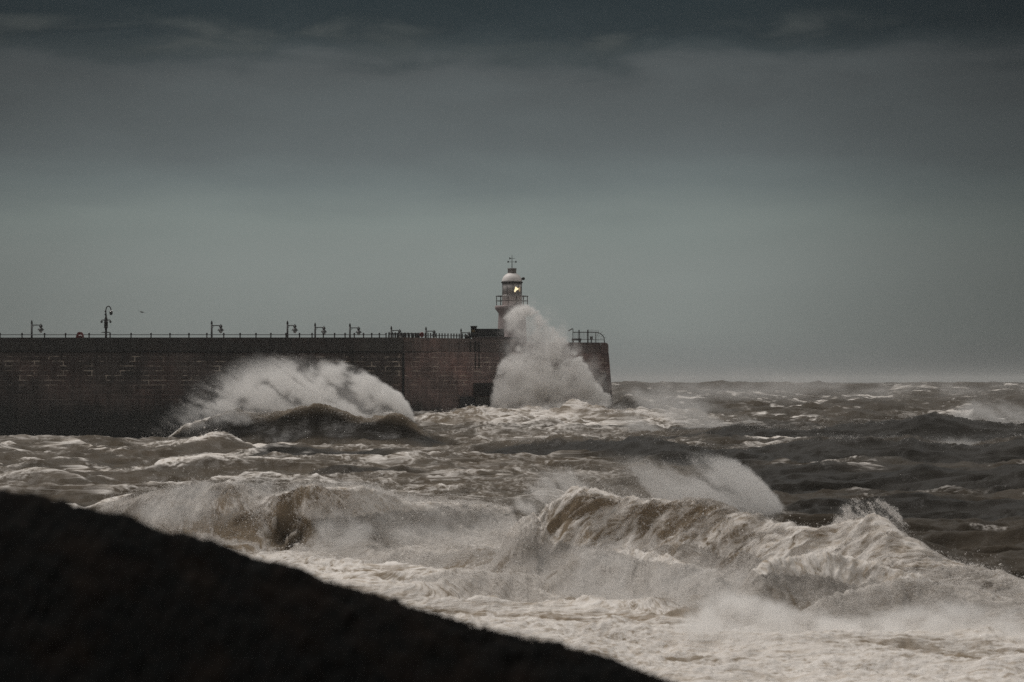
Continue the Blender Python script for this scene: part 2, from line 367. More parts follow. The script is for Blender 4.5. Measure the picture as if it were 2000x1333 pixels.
# coordinates for the fine froth pattern: along the flow in the surf, along the wind elsewhere, coarser far out
cu = (FU*1.5)*face+(1-face)*(X0*.55+Y0*.12+(fbm(X0/9, Y0/6, 3, 610)-.5)*5)/LOD*1.3; cv = (FV*.42+Z*.35)*face+(1-face)*(Y0*.95+Z*1.5)/LOD*1.3
V = np.stack([XX, YY, Z], -1).reshape(-1, 3)

m, nt = newmat('sea_water'); g = N(nt)
p = g.pos(); fo = g.attr('foam'); si = g.attr('silt_shade')
cb = g.n('ShaderNodeCombineXYZ'); nt.links.new(g.attr('cu'), cb.inputs[0]); nt.links.new(g.attr('cv'), cb.inputs[1]); fl = cb.outputs[0]
n1 = g.noise(fl, .55, 8, .62, .4); n2 = g.noise(fl, 3.4, 7, .66, .5); n3 = g.noise(fl, 8.0, 5, .6)
def ridge(v, w): return g.math('SUBTRACT', 1, g.math('ABSOLUTE', g.math('MULTIPLY_ADD', v, w, -w*.5)), clamp=True)
lace = g.math('MAXIMUM', ridge(g.noise(fl, 1.1, 7, .58, 1.0), 7.0), g.math('MULTIPLY', ridge(g.noise(fl, 3.0, 5, .6, .8), 6.0), .8))
nn = g.math('ADD', g.math('MULTIPLY', n1, .5), g.math('MULTIPLY', n2, .5))
k = g.math('ADD', fo, g.math('MULTIPLY', g.math('SUBTRACT', nn, .5), 1.5))
k = g.math('ADD', k, g.math('MULTIPLY', g.math('SUBTRACT', lace, .35), g.smooth(fo, .0, .42, .14, .58)))
fac = g.smooth(k, .30, .86)
deep = g.mix(si, (.010, .009, .0072), (.225, .180, .130))
deep = g.mix(g.smooth(n1, .40, .65, 0, .30), deep, g.mix(1, deep, (1.9, 1.8, 1.7), 'MULTIPLY'))
tone = g.math('ADD', g.math('MULTIPLY', n2, .6), g.math('MULTIPLY', g.math('ADD', n3, lace), .3))
white = g.mix(g.smooth(tone, .38, .78), (.47, .395, .31), (.83, .79, .75))
colr = g.mix(fac, deep, white)
rough = g.math('MULTIPLY_ADD', fac, .45, .32)
spec = g.math('MULTIPLY_ADD', fac, .04, .13)
hgt = g.math('ADD', g.math('MULTIPLY', n2, .55), g.math('MULTIPLY', n1, .8))
hgt = g.math('ADD', hgt, g.math('MULTIPLY', n3, .25)); hgt = g.math('ADD', hgt, g.math('MULTIPLY', lace, .18))
cd = g.attr('lod')
nrm = g.bump(hgt, .9, g.math('MULTIPLY', cd, g.math('MULTIPLY_ADD', fac, .08, .05)))
g.out(g.principled(Base_Color=colr, Roughness=rough, IOR=1.33, Specular_IOR_Level=spec, Normal=nrm))
sea = grid_mesh('sea', V, NR, NC, m, {'foam': foam, 'silt_shade': silt_shade, 'cu': cu, 'cv': cv, 'lod': LOD})
tag(sea, 'stormy brown sea with rolling breakers and white froth', None, None, 'structure')
# ================================================================== SPRAY: clouds of droplets flung off the water
def spray_mat(name, c):
    m, nt = newmat(name); g = N(nt)
    d = g.n('ShaderNodeBsdfDiffuse'); d.inputs[0].default_value = (*c, 1)
    t = g.n('ShaderNodeBsdfTranslucent'); t.inputs[0].default_value = (*c, 1)
    mx = g.n('ShaderNodeMixShader'); mx.inputs[0].default_value = .45
    nt.links.new(d.outputs[0], mx.inputs[1]); nt.links.new(t.outputs[0], mx.inputs[2])
    g.out(mx.outputs[0]); return m
M_SPRAY = spray_mat('water_droplets', (.95, .93, .91))
TET = np.array([(1, 1, 1), (-1, -1, 1), (-1, 1, -1), (1, -1, -1)], np.float32)/math.sqrt(8)   # unit edge
def droplets(name, pts, size, label, cat='spray', m=None):
    n = len(pts)
    q = RNG.normal(size=(n, 4)); q /= np.linalg.norm(q, axis=1, keepdims=True); w, x, y, z = q.T
    Rm = np.stack([1-2*(y*y+z*z), 2*(x*y-z*w), 2*(x*z+y*w), 2*(x*y+z*w), 1-2*(x*x+z*z), 2*(y*z-x*w), 2*(x*z-y*w), 2*(y*z+x*w), 1-2*(x*x+y*y)], -1).reshape(n, 3, 3).astype(np.float32)
    V = np.einsum('nij,kj->nki', Rm, TET)*size[:, None, None]+pts[:, None, :]
    b = (np.arange(n)*4)[:, None, None]; f = np.array([(0, 1, 2), (0, 3, 1), (0, 2, 3), (1, 3, 2)])[None]
    me = bpy.data.meshes.new(name); fill(me, V.reshape(-1, 3), (b+f).reshape(-1, 3).astype(np.int32))
    o = bpy.data.objects.new(name, me); me.materials.append(m or M_SPRAY); col.objects.link(o)
    return tag(o, label, cat, None, 'stuff')
def inside(poly, x, y):
    r = np.zeros(len(x), bool); n = len(poly)
    for i in range(n):
        x1, y1 = poly[i][:2]; x2, y2 = poly[(i+1) % n][:2]
        if y1 == y2: continue
        c = ((y1 > y) != (y2 > y)) & (x < (x2-x1)*(y-y1)/(y2-y1)+x1); r ^= c
    return r
def edge_dist(poly, x, y):
    best = np.full(len(x), 1e9); soft = np.zeros(len(x)); n = len(poly)
    for i in range(n):
        x1, y1, s1 = poly[i]; x2, y2, s2 = poly[(i+1) % n]
        dx, dy = x2-x1, y2-y1; t = np.clip(((x-x1)*dx+(y-y1)*dy)/(dx*dx+dy*dy+1e-9), 0, 1)
        d = np.hypot(x-x1-t*dx, y-y1-t*dy)
        # softness wins where it reaches furthest in
        r = d/np.maximum(s1+(s2-s1)*t, .5); k = r < best
        best = np.where(k, r, best)
    return best
def cloud(poly, n, Yof, depth, streak=None, lump=None, grow=None, seed=0, smin=.4, wob=0):
    """droplets through a body of spray whose outline is POLY (column, row, softness); YOF gives its distance, DEPTH its half thickness (m)"""
    pa = np.array(poly); lo = pa[:, :2].min(0); hi = pa[:, :2].max(0)
    out = []; got = 0
    while got < n:
        k = int(n*2.5)
        x = RNG.uniform(lo[0], hi[0], k); y = RNG.uniform(lo[1], hi[1], k)
        xe, ye = x, y
        if wob:
            xe = x+(fbm(x/wob/1.5, y/wob/1.5, 4, seed+40, .6)-.5)*wob*2; ye = y+(fbm(x/wob/1.5+50, y/wob/1.5, 4, seed+41, .6)-.5)*wob*2
        ok = inside(poly, xe, ye); x, y, xe, ye = x[ok], y[ok], xe[ok], ye[ok]
        r = edge_dist(poly, xe, ye)
        dn = sst(r, 0, 1); body = np.sqrt(np.clip(r, 0, 1))
        Y = Yof(x, y)+np.clip(RNG.normal(size=len(x)), -2, 2)*depth*(.25+.75*body)
        if streak: dn = dn*streak(x, y)
        if lump: dn = dn*lump(x, y, Y)
        ok = RNG.uniform(size=len(x)) < dn
        out.append(np.stack([x[ok], y[ok], Y[ok]], -1)); got += ok.sum()
    q = np.concatenate(out)[:n]
    px, py, Y = q.T
    return np.stack([(px-1000)/F*Y, Y, CZ-(py-HZ)/F*Y], -1).astype(np.float32)
def sizes(pts, px, spread=.5):
    return (pts[:, 1]/(F*.512)*px*np.exp(RNG.normal(size=len(pts))*spread)).astype(np.float32)
def rot(x, y, deg):
    a = math.radians(deg); return x*math.cos(a)+y*math.sin(a), -x*math.sin(a)+y*math.cos(a)
# --- mist: the finest part of the spray, as a body of air thick with water; DENSITY is sampled on a grid of its own
M_MIST = {}
def mist_mat(c, an):
    k = (c, an)
    if k not in M_MIST:
        m, nt = newmat('water_mist'); g = N(nt); v = g.n('ShaderNodeVolumePrincipled'); v.inputs['Color'].default_value = (*c, 1)
        v.inputs['Density'].default_value = 1; v.inputs['Anisotropy'].default_value = an; g.out(None, v.outputs[0]); M_MIST[k] = m
    return M_MIST[k]
def mist(poly, Yof, th, od, vox, label, streak=None, lump=None, seed=0, wob=0, c=(.998, .994, .988), an=.1, pad=1.0, cat='spray'):
    pa = np.array(poly); (x0, y0), (x1, y1) = pa[:, :2].min(0), pa[:, :2].max(0)
    gx, gy = np.meshgrid(np.linspace(x0, x1, 25), np.linspace(y0, y1, 25)); yy = Yof(gx.ravel(), gy.ravel())+0*gx.ravel()
    Ya, Yb = yy.min()-2.2*th, yy.max()+2.2*th; Yc = (Ya+Yb)/2
    cx = [(q-1000)/F*Y for q in (x0, x1) for Y in (Ya, Yb)]; cz = [CZ-(q-HZ)/F*Y for q in (y0, y1) for Y in (Ya, Yb)]
    mn = np.array([min(cx), Ya, min(cz)]); mx = np.array([max(cx), Yb, max(cz)])
    res = np.maximum(np.ceil((mx-mn)/vox).astype(int)+1, 4)
    ax = [np.linspace(mn[i], mx[i], res[i]) for i in range(3)]
    X, Y, Z = [q.ravel() for q in np.meshgrid(*ax, indexing='ij')]
    px = X/Y*F+1000; py = HZ+(CZ-Z)/Y*F; xe, ye = px, py
    if wob:
        k = F/Yc; xe = px+(fbm3(px/wob/1.5, py/wob/1.5, Y*k/wob/1.5, 4, seed+40, .6)-.5)*wob*2.2; ye = py+(fbm3(px/wob/1.5+50, py/wob/1.5, Y*k/wob/1.5, 4, seed+41, .6)-.5)*wob*2.2
    ok = inside(poly, xe, ye); r = np.zeros(len(X)); r[ok] = edge_dist(poly, xe[ok], ye[ok])
    body = np.sqrt(np.clip(r, 0, 1)); t = th*(.30+.70*body)
    D = sst(r, 0, 1)*np.exp(-((Y-Yof(px, py))/t)**2)*od/(1.77*th)
    if streak: D[ok] *= streak(xe[ok], ye[ok])
    if lump: D[ok] *= lump(xe[ok], ye[ok], Y[ok])
    me = bpy.data.meshes.new('sea_mist'); me.vertices.add(len(X)); me.vertices.foreach_set('co', np.stack([X, Y, Z], -1).astype(np.float32).ravel())
    me.attributes.new('dens', 'FLOAT', 'POINT').data.foreach_set('value', D.astype(np.float32))
    o = bpy.data.objects.new('sea_mist', me); col.objects.link(o); mat = mist_mat(c, an); me.materials.append(mat)
    t_ = bpy.data.node_groups.new('mist_grid', 'GeometryNodeTree'); t_.interface.new_socket('Geometry', in_out='INPUT', socket_type='NodeSocketGeometry'); t_.interface.new_socket('Geometry', in_out='OUTPUT', socket_type='NodeSocketGeometry')
    nd = t_.nodes; lk = t_.links.new; gi = nd.new('NodeGroupInput'); go = nd.new('NodeGroupOutput')
    vc = nd.new('GeometryNodeVolumeCube'); vc.inputs['Min'].default_value = mn; vc.inputs['Max'].default_value = mx
    for a_, b_ in zip('XYZ', res): vc.inputs['Resolution '+a_].default_value = int(b_)
    ps = nd.new('GeometryNodeInputPosition')
    v1 = nd.new('ShaderNodeVectorMath'); v1.operation = 'SUBTRACT'; lk(ps.outputs[0], v1.inputs[0]); v1.inputs[1].default_value = mn
    v2 = nd.new('ShaderNodeVectorMath'); v2.operation = 'MULTIPLY'; lk(v1.outputs[0], v2.inputs[0]); v2.inputs[1].default_value = (res-1)/(mx-mn)
    v3 = nd.new('ShaderNodeVectorMath'); v3.operation = 'ADD'; lk(v2.outputs[0], v3.inputs[0]); v3.inputs[1].default_value = (.5, .5, .5)
    v4 = nd.new('ShaderNodeVectorMath'); v4.operation = 'FLOOR'; lk(v3.outputs[0], v4.inputs[0])
    v5 = nd.new('ShaderNodeVectorMath'); v5.operation = 'DOT_PRODUCT'; lk(v4.outputs[0], v5.inputs[0]); v5.inputs[1].default_value = (res[1]*res[2], res[2], 1)
    si = nd.new('GeometryNodeSampleIndex'); si.data_type = 'FLOAT'; si.domain = 'POINT'; si.clamp = True
    na = nd.new('GeometryNodeInputNamedAttribute'); na.data_type = 'FLOAT'; na.inputs['Name'].default_value = 'dens'
    lk(gi.outputs[0], si.inputs['Geometry']); lk(na.outputs['Attribute'], si.inputs['Value']); lk(v5.outputs['Value'], si.inputs['Index'])
    lk(si.outputs[0], vc.inputs['Density'])
    sm = nd.new('GeometryNodeSetMaterial'); sm.inputs['Material'].default_value = mat; lk(vc.outputs[0], sm.inputs[0]); lk(sm.outputs[0], go.inputs[0])
    md = o.modifiers.new('mist', 'NODES'); md.node_group = t_
    print('mist', res, len(X), float(D.max()))
    return tag(o, label, cat, None, 'stuff')
Q = .22
# --- S1: the burst against the pier head
poly = [(1003,598,14),(1036,594,7),(1062,618,7),(1085,640,6),(1112,662,6),(1128,688,4),(1148,712,4),(1157,742,4),(1180,764,4),(1200,776,8),(1195,806,14),(1100,812,20),(1000,818,14),(955,808,8),(962,778,4),(962,742,4),(978,706,5),(1002,686,8),(1014,660,12),(992,648,24),(976,622,28)]
def lump1(x, y, Y):
    X = (x-1000)/F*Y; Z = -(y-745)/F*Y
    l = fbm3(X/2.4, Y/2.4, Z/2.4, 5, 401, .62); u, v = rot(x, y, -62)
    s = ridg(v/15+fbm(x/50, y/50, 2, 5)*1.5, u/95, 3, 404)
    lowleft = np.exp(-(((x-1000)/45)**2+((y-760)/45)**2))
    e = (x-1036)*-.743+(y-594)*.669; a_, b_ = rot(x, y, -14)
    fing = sst(fbm(b_/6.5, a_/45, 4, 406, .6)*1.1+e/34-.50, 0, .16)
    return fing*np.clip(.03+1.2*sst(l, .45, .61), 0, 1)*(1-lowleft*.7*sst(s, .45, .75))*(.40+.60*sst(s, .45, .72))
y1f = lambda x, y: 428+6*sst(y, 790, 620)
mist(poly, y1f, 3.2, 11, .19, 'dense white mist inside the burst of spray at the pier head', None, lump1, 1, 11)
pts = cloud(poly, int(230000*Q), y1f, 3.2, None, lump1, seed=1, wob=9)
droplets('sea_spray', pts, sizes(pts, .40, .4), 'tall white burst of spray thrown up against the pier head in front of the lighthouse')
thin = [(960,800,30),(975,700,30),(965,640,34),(985,590,30),(1030,570,26),(1075,590,28),(1115,630,28),(1160,685,30),(1200,730,30),(1240,780,30),(1220,815,20),(1100,830,20),(980,830,20)]
def s1b(x, y): return np.clip(.1+1.3*sst(fbm(x/22, y/22, 5, 408, .62), .40, .66), 0, 1)
mist(thin, lambda x, y: 430+0*x, 3.0, .55, .3, 'thin veil of drifting spray around the burst at the pier head', s1b, None, 12, 18)
base = [(930,822,22),(975,790,22),(1060,786,24),(1150,776,22),(1215,784,24),(1275,812,22),(1210,842,22),(1060,854,22),(950,845,20)]
def s1c(x, y): return np.clip(.05+1.3*sst(fbm(x/20, y/12, 5, 409, .62), .40, .64), 0, 1)
mist(base, lambda x, y: 414+0*x, 2.6, 1.3, .25, 'low white froth mist where the burst falls back at the pier foot', s1c, None, 13, 14)
off = [(1180,775,40),(1230,725,44),(1400,708,44),(1650,728,36),(1850,722,40),(2080,735,36),(2140,775,30),(1700,790,30),(1300,800,36)]
def s1d(x, y): return np.clip(.15+1.2*sst(fbm(x/70, y/22, 4, 419, .6), .36, .66), 0, 1)
mist(off, lambda x, y: 560+0*x, 14, .75, 1.1, 'pale blown spume veiling the sea horizon right of the pier', s1d, None, 15, 14)
# --- S2: spindrift torn off the dark breaker in front of the pier
poly = [(270,850,90),(330,780,95),(390,725,90),(465,690,75),(530,682,60),(600,688,42),(670,702,22),(735,735,11),(780,768,6),(800,795,5),(806,822,5),(822,848,5),(850,868,5),(800,856,6),(762,838,6),(715,842,10),(690,830,10),(640,812,10),(600,815,10),(520,828,12),(440,840,18),(340,860,40)]
def str2(x, y):
    u, v = rot(x, y, 36+0)
    bend = ((x-600)/260)
    s = fbm(v/22+bend*1.2+fbm(x/90, y/90, 2, 9)*.8, u/240, 5, 410, .62)
    fade = .20+.80*sst(x, 340, 620)
    low = .45+.55*np.exp(-((y-(800-np.maximum(0, 560-x)*0))/60.0)**2)
    rim = np.exp(-((edge_r2(x, y)-3)/10)**2)
    iso = fbm(x/34, y/26, 4, 411, .6)
    return np.clip(.10+1.2*sst(s*.62+iso*.38, .38, .62), 0, 1)*fade*low+.7*rim*sst(iso, .35, .6)
rimline = [(670,712),(735,735),(780,768),(800,795),(806,822),(822,848),(850,868)]
def edge_r2(x, y):
    b = np.full(len(x), 1e9)
    for (x1, y1), (x2, y2) in zip(rimline, rimline[1:]):
        dx, dy = x2-x1, y2-y1; t = np.clip(((x-x1)*dx+(y-y1)*dy)/(dx*dx+dy*dy), 0, 1); b = np.minimum(b, np.hypot(x-x1-t*dx, y-y1-t*dy))
    return b
y2f = lambda x, y: 246.8-4.2*sst(x, 600, 830)+(830-y)*.04
mist(poly, y2f, 1.7, 5.5, .12, 'soft white mist blowing off the dark curling breaker before the pier wall', str2, None, 2, 12)
pts = cloud(poly, int(200000*Q), y2f, 1.6, str2, None, seed=2, wob=7)
droplets('sea_spray', pts, sizes(pts, .34, .4), 'veil of white spindrift blowing back off the dark curling breaker before the pier wall')
rimp = [(735,742,12),(775,762,9),(803,795,8),(812,822,7),(832,850,8),(866,874,10),(900,888,14),(850,884,12),(812,866,10),(788,836,12),(770,800,14)]
def srim(x, y): return np.clip(.25+1.1*sst(fbm(x/16, y/16, 4, 416, .6), .36, .62), 0, 1)
mist(rimp, lambda x, y: 241.2+0*x, .9, 2.2, .11, 'white lip of spray curling down at the right end of the dark breaker', srim, None, 14, 9)
# --- S3: sheet of spray above the near right breaker
poly = [(985,1000,30),(1010,950,40),(1060,915,40),(1130,890,45),(1230,878,45),(1330,872,36),(1410,885,14),(1450,905,6),(1490,940,5),(1515,968,5),(1532,1000,6),(1490,1012,14),(1380,1000,14),(1280,995,14),(1210,985,10),(1150,958,8),(1090,985,10),(1040,1010,14)]
def str3(x, y):
    u, v = rot(x, y, 42)
    s = fbm(v/34+fbm(x/90, y/90, 2, 19)*1.0, u/190, 4, 420, .55)
    r = np.exp(-((x-1060)/70)**2*1.0)*.35+.45+.60*sst(x, 1240, 1480)
    return np.clip(.12+1.2*sst(s, .36, .64), 0, 1)*r*(.35+.65*sst(y, 875, 985))
y3f = lambda x, y: 84.5-4.5*(x-1100)/430+(985-y)*.012
mist(poly, y3f, .9, 2.4, .055, 'soft mist streaming off the crest of the big foaming breaker nearest the shore', str3, None, 3, 15)
pts = cloud(poly, int(200000*Q), y3f, .9, str3, None, seed=3, wob=8)
droplets('sea_spray', pts, sizes(pts, .38, .4), 'thin sheet of spray streaming off the crest of the big foaming breaker nearest the shore')
# --- S4: mist blown over the far rollers
for (poly, n, Yv, lab) in (
    ([(1170,780,50),(1240,735,50),(1330,745,50),(1400,780,36),(1455,812,10),(1500,832,6),(1440,836,8),(1380,850,10),(1300,862,16),(1220,850,20)], 60000, 282, 'low drifting mist behind the dark roller right of the pier head'),
    ([(1800,835,20),(1860,790,26),(1910,768,16),(1960,772,20),(2010,790,20),(2040,830,20),(1960,838,12),(1900,836,10)], 36000, 270, 'puff of spray over the far roller at the right'),
    ([(1640,868,10),(1690,852,16),(1790,848,18),(1880,852,16),(1960,868,12),(1880,880,10),(1760,874,10)], 16000, 200, 'faint veil of spray along the second dark roller at the right')):
    def s4(x, y):
        u, v = rot(x, y, 25); return np.clip(.1+1.2*sst(fbm(v/20, u/110, 4, 430), .36, .66), 0, 1)
    mist(poly, lambda x, y: Yv+0*x, 2.5, 1.05, .22, lab, s4, None, 4, 12)
# --- S5: little burst on the crest at the right
poly = [(1610,1034,22),(1640,985,20),(1672,966,16),(1718,968,14),(1748,986,10),(1765,1012,8),(1790,1045,8),(1700,1052,10)]
def s5(x, y):
    u, v = rot(x, y, 38); return np.clip(.08+1.3*sst(fbm(v/13, u/34, 4, 440, .6), .42, .66), 0, 1)*(.3+.7*sst(y, 965, 1035))
mist(poly, lambda x, y: 76.2+0*x, .5, .22, .04, 'small puff of mist on the breaker crest at the right', s5, None, 5, 22)
pts = cloud(poly, int(110000*Q), lambda x, y: 76.2+0*x, .5, s5, None, seed=5, wob=7)
droplets('sea_spray', pts, sizes(pts, .40, .5), 'small fan of spray bursting from the breaker crest at the right')
# --- S6: billows where the near breaker crashes down
def billow(sd, sc):
    def f(x, y, Y):
        X = (x-1000)/F*Y; Z = -(y-745)/F*Y
        l = fbm3(X/sc, Y/sc, Z/sc, 4, sd, .55); return np.clip(.05+1.2*sst(l, .43, .59), 0, 1)
    return f
for (poly, n, Yf, dp, px, lab, sd) in (
    ([(1290,1240,40),(1330,1180,40),(1420,1140,36),(1500,1160,24),(1570,1185,20),(1660,1200,24),(1740,1180,30),(1850,1165,36),(1960,1180,40),(2040,1190,30),(2060,1345,30),(1800,1350,40),(1600,1320,50),(1450,1290,50),(1340,1268,40)], 2.6, lambda x, y: 65.5-(y-1200)*.028, .9, .55, 'broad billowing cloud of spray where the near breaker crashes down', 500),
    ([(1010,1130,26),(1040,1060,30),(1090,1040,30),(1200,1060,36),(1320,1080,40),(1440,1090,36),(1500,1130,26),(1440,1200,36),(1330,1225,30),(1200,1200,30),(1090,1170,26)], .5, lambda x, y: 77.6-(x-1040)*.012-(y-1100)*.015, .6, .7, 'curtain of fine spray in front of the near breaker face', 520),
    ([(240,1005,20),(300,955,16),(370,934,12),(470,938,14),(560,935,14),(640,930,10),(720,938,10),(840,978,12),(760,1010,26),(690,1020,24),(620,1010,18),(560,980,16),(500,1000,26),(420,1050,40),(520,1085,30),(420,1070,30),(330,1040,26),(270,1018,20)], .55, lambda x, y: 103.2-(x-300)*.004-(y-940)*.03, .7, .9, 'ragged fringe of spray along the curling breaker beside the dark bank', 540),
    ([(600,1070,20),(612,1000,20),(660,985,24),(720,1010,26),(760,1040,30),(700,1080,26),(640,1095,20)], .8, lambda x, y: 98-(y-1040)*.03, .6, .8, 'puff of spray beside the dark hollow of the left breaker', 560),
    ([(700,1010,26),(800,975,26),(900,975,30),(990,970,34),(1060,1000,30),(1030,1060,30),(940,1090,36),(820,1090,36),(740,1060,30)], .5, lambda x, y: 99-(y-1000)*.05, 1.0, 1.0, 'pale mist drifting over the white froth between the two breakers', 580)):
    mist(poly, Yf, dp, n, .05, lab, None, billow(sd, px), sd, 14)
# --- flecks of torn froth flying off the water itself: they leave the breaking faces and the crests and drift downwind (left)
def flecks(mask, n, px, lift, drift, label, clip=None):
    p_ = mask.ravel().astype(np.float64); p_ /= p_.sum(); i = RNG.choice(len(p_), n, p=p_)
    pts = V[i].copy().astype(np.float32); s_ = SP.ravel()[i]; h_ = RNG.exponential(1, n)
    pts[:, 0] += RNG.normal(size=n)*s_*.6-drift*h_*RNG.uniform(.2, 1, n); pts[:, 1] += RNG.normal(size=n)*s_*.6-lift*h_*.5; pts[:, 2] += lift*h_*RNG.uniform(-.1, 1, n)
    return droplets('sea_froth', pts.astype(np.float32), sizes(pts, px, .55), label)
area = SP*dY
m7 = face*t67*sst(PX, 960, 1040)*(PX < 2200)*(.12+sst(ST, .50, .72)*sst(lump, .36, .60))*area*(Y0 > 60)*(1-np.clip(barrel, 0, .9))
flecks(m7, 60000, .42, .16, .10, 'flecks of torn froth over the face and crest of the big near breaker')
m6 = face*(1-t67)*(PX > 200)*(.12+sst(ST, .50, .72)*sst(lump, .36, .60))*(1-np.clip(hole*1.6, 0, 1))*area
flecks(m6, 55000, .40, .20, .15, 'flecks of torn froth over the breaker beside the dark bank')
mc = crestmask*(1-surf)*(.15+sst(fbm(X0/2.5, Y0/2.5, 3, 620), .42, .62))*area*(np.abs(AA) < .215)
flecks(mc, 36000, .28, .30, .9, 'fine froth blowing off the crests of the rollers further out')
print('spray done')
# ================================================================== THE PIER
def stone_mat(name, c1, c2, bw, bh, mort, streaky=1.0, algae=True):
    """coursed granite: U runs along the wall, Z up; lime runs, weed and damp"""
    m, nt = newmat(name); g = N(nt)
    uv = g.n('ShaderNodeUVMap', uv_map='wall').outputs[0]
    p = g.pos(); z = g.n('ShaderNodeSeparateXYZ'); nt.links.new(p, z.inputs[0]); zz = z.outputs[2]
    wn = g.noise(uv, .8, 3, .5)
    br = g.n('ShaderNodeTexBrick'); nt.links.new(uv, br.inputs['Vector'])
    br.inputs['Color1'].default_value = (*c1, 1); br.inputs['Color2'].default_value = (*c2, 1); br.inputs['Mortar'].default_value = (*c1, 1)
    br.inputs['Scale'].default_value = 1; br.inputs['Mortar Size'].default_value = .085; br.inputs['Mortar Smooth'].default_value = .35
    br.inputs['Brick Width'].default_value = bw; br.inputs['Row Height'].default_value = bh; br.inputs['Bias'].default_value = 0
    sx = g.vmul(uv, (1.1, .12, 1)); runs = g.noise(sx, 1, 6, .62, .3)
    blot = g.noise(uv, .12, 5, .6, .4); fine = g.noise(uv, 3.2, 6, .7)
    c = br.outputs['Color']
    vis = g.math('MULTIPLY', g.smooth(g.noise(g.vmul(uv, (.16, .5, 1)), 1, 5, .65), .42, .64, .04, .85), g.smooth(g.noise(g.vmul(uv, (.9, .2, 1)), 1, 4, .6), .30, .62, .15, 1))
    c = g.mix(g.math('MULTIPLY', br.outputs['Fac'], vis), c, mort)
    c = g.mix(g.smooth(fine, .25, .75), g.mix(1, c, (.62, .60, .58), 'MULTIPLY'), c)
    c = g.mix(g.smooth(runs, .42, .72, 0, .75*streaky), c, g.mix(1, c, (.35, .36, .37), 'MULTIPLY'))     # damp runs
    c = g.mix(g.smooth(g.noise(uv, .09, 4, .6), .45, .62, 0, .55), c, g.mix(1, c, (1.25, .92, .86), 'MULTIPLY'))
    c = g.mix(g.smooth(blot, .40, .58, 0, .85), c, g.mix(1, c, (.42, .43, .43), 'MULTIPLY'))
    # lime bleeding out of some joints in a band below the parapet
    lime = g.math('MULTIPLY', g.smooth(g.noise(g.vmul(uv, (.55, .38, 1)), 1, 4, .62), .50, .64), br.outputs['Fac'])
    lime = g.math('MAXIMUM', lime, g.math('MULTIPLY', g.smooth(g.noise(g.vmul(uv, (1.5, .22, 1)), 1, 5, .6), .64, .76), .7))
    lime = g.math('MULTIPLY', lime, g.math('MULTIPLY', g.smooth(zz, 4.0, 7.5), g.smooth(zz, 11.3, 10.0)))
    c = g.mix(g.math('MULTIPLY', lime, .9*streaky), c, (.62, .54, .46))
    if algae:
        edge = g.math('ADD', zz, g.math('MULTIPLY_ADD', g.noise(g.vmul(uv, (.16, .05, 1)), 1, 4, .6), 9.0, -4.5))
        c = g.mix(g.smooth(edge, 4.2, 1.0, 0, .92), c, (.012, .014, .013))
    h = g.math('SUBTRACT', g.math('MULTIPLY', fine, .4), br.outputs['Fac'])
    g.out(g.principled(Base_Color=c, Roughness=.75, Normal=g.bump(h, .8, .06)))
    return m
M_WALL_DARK = stone_mat('old_granite', (.150, .118, .108), (.098, .080, .075), 4.4, .74, (.30, .25, .225))
M_WALL = stone_mat('red_granite', (.300, .215, .200), (.205, .150, .142), 3.6, .74, (.62, .50, .46), .8)
M_PARA = stone_mat('parapet_concrete', (.095, .088, .082), (.085, .078, .074), 9, 4.2, (.03, .03, .03), 1.0, False)
M_PARA2 = stone_mat('parapet_concrete_pale', (.235, .185, .172), (.20, .16, .152), 7, 4.2, (.07, .06, .06), 1.0, False)
M_DARK = simple('black_iron', (.012, .012, .012), .5, .3)
M_IRON = simple('painted_iron', (.018, .018, .019), .45)
M_RUST = simple('rusty_steel', (.035, .027, .024), .8)
M_RECESS = simple('dark_parts_and_shade', (.010, .010, .011), .8)  # near-black for dark parts; also paints the shade of slots and the opening
M_DECK = simple('deck_concrete', (.10, .09, .085), .8)
M_WHITE = simple('white_render', (.86, .82, .80), .55, 0, .10, 1.2)
M_TOWER = simple('weathered_granite', (.36, .30, .295), .75, 0, .3, 1.5)
M_RED = simple('red_fibreglass', (.16, .010, .010), .4)
M_GREY = simple('grey_cabinet', (.16, .17, .17), .6)
M_YELL = simple('ochre_plate', (.16, .11, .045), .6)

def quad_uv(name, pts, m, parent, nu=1):
    """a wall face from four corners (bottom left, bottom right, top right, top left), with metres along and up as UV"""
    me = bpy.data.meshes.new(name); me.from_pydata(pts, [], [(0, 1, 2, 3)]); me.materials.append(m)
    uv = me.uv_layers.new(name='wall')
    for i, q in enumerate(pts): uv.data[i].uv = (quad_uv.u0 if i in (0, 3) else quad_uv.u1, q[2])
    o = bpy.data.objects.new(name, me); col.objects.link(o); o.parent = parent; return o
def prism(name, foot_b, foot_t, zb, zt, m, parent):
    """closed body between two plan outlines (bottom and top), UV in metres round the outline"""
    n = len(foot_b); me = bpy.data.meshes.new(name)
    v = [(x, y, zb) for x, y in foot_b]+[(x, y, z) for (x, y), z in zip(foot_t, zt if isinstance(zt, list) else [zt]*n)]
    f = [(i, (i+1) % n, n+(i+1) % n, n+i) for i in range(n)]+[tuple(range(n))[::-1], tuple(range(n, 2*n))]
    me.from_pydata(v, [], f); me.materials.append(m); uv = me.uv_layers.new(name='wall'); u = [0.0]
    for i in range(n):
        a, b = foot_t[i], foot_t[(i+1) % n]; u.append(u[-1]+math.hypot(b[0]-a[0], b[1]-a[1]))
    li = 0
    for k, p in enumerate(me.polygons):
        for j, vi in enumerate(p.vertices):
            i = vi % n; x = v[vi]
            if k < n: uv.data[li].uv = (u[k] if i == k else u[k+1], x[2])
            else: uv.data[li].uv = (x[0], x[1])
            li += 1
    o = bpy.data.objects.new(name, me); col.objects.link(o)
    if parent: o.parent = parent
    return o
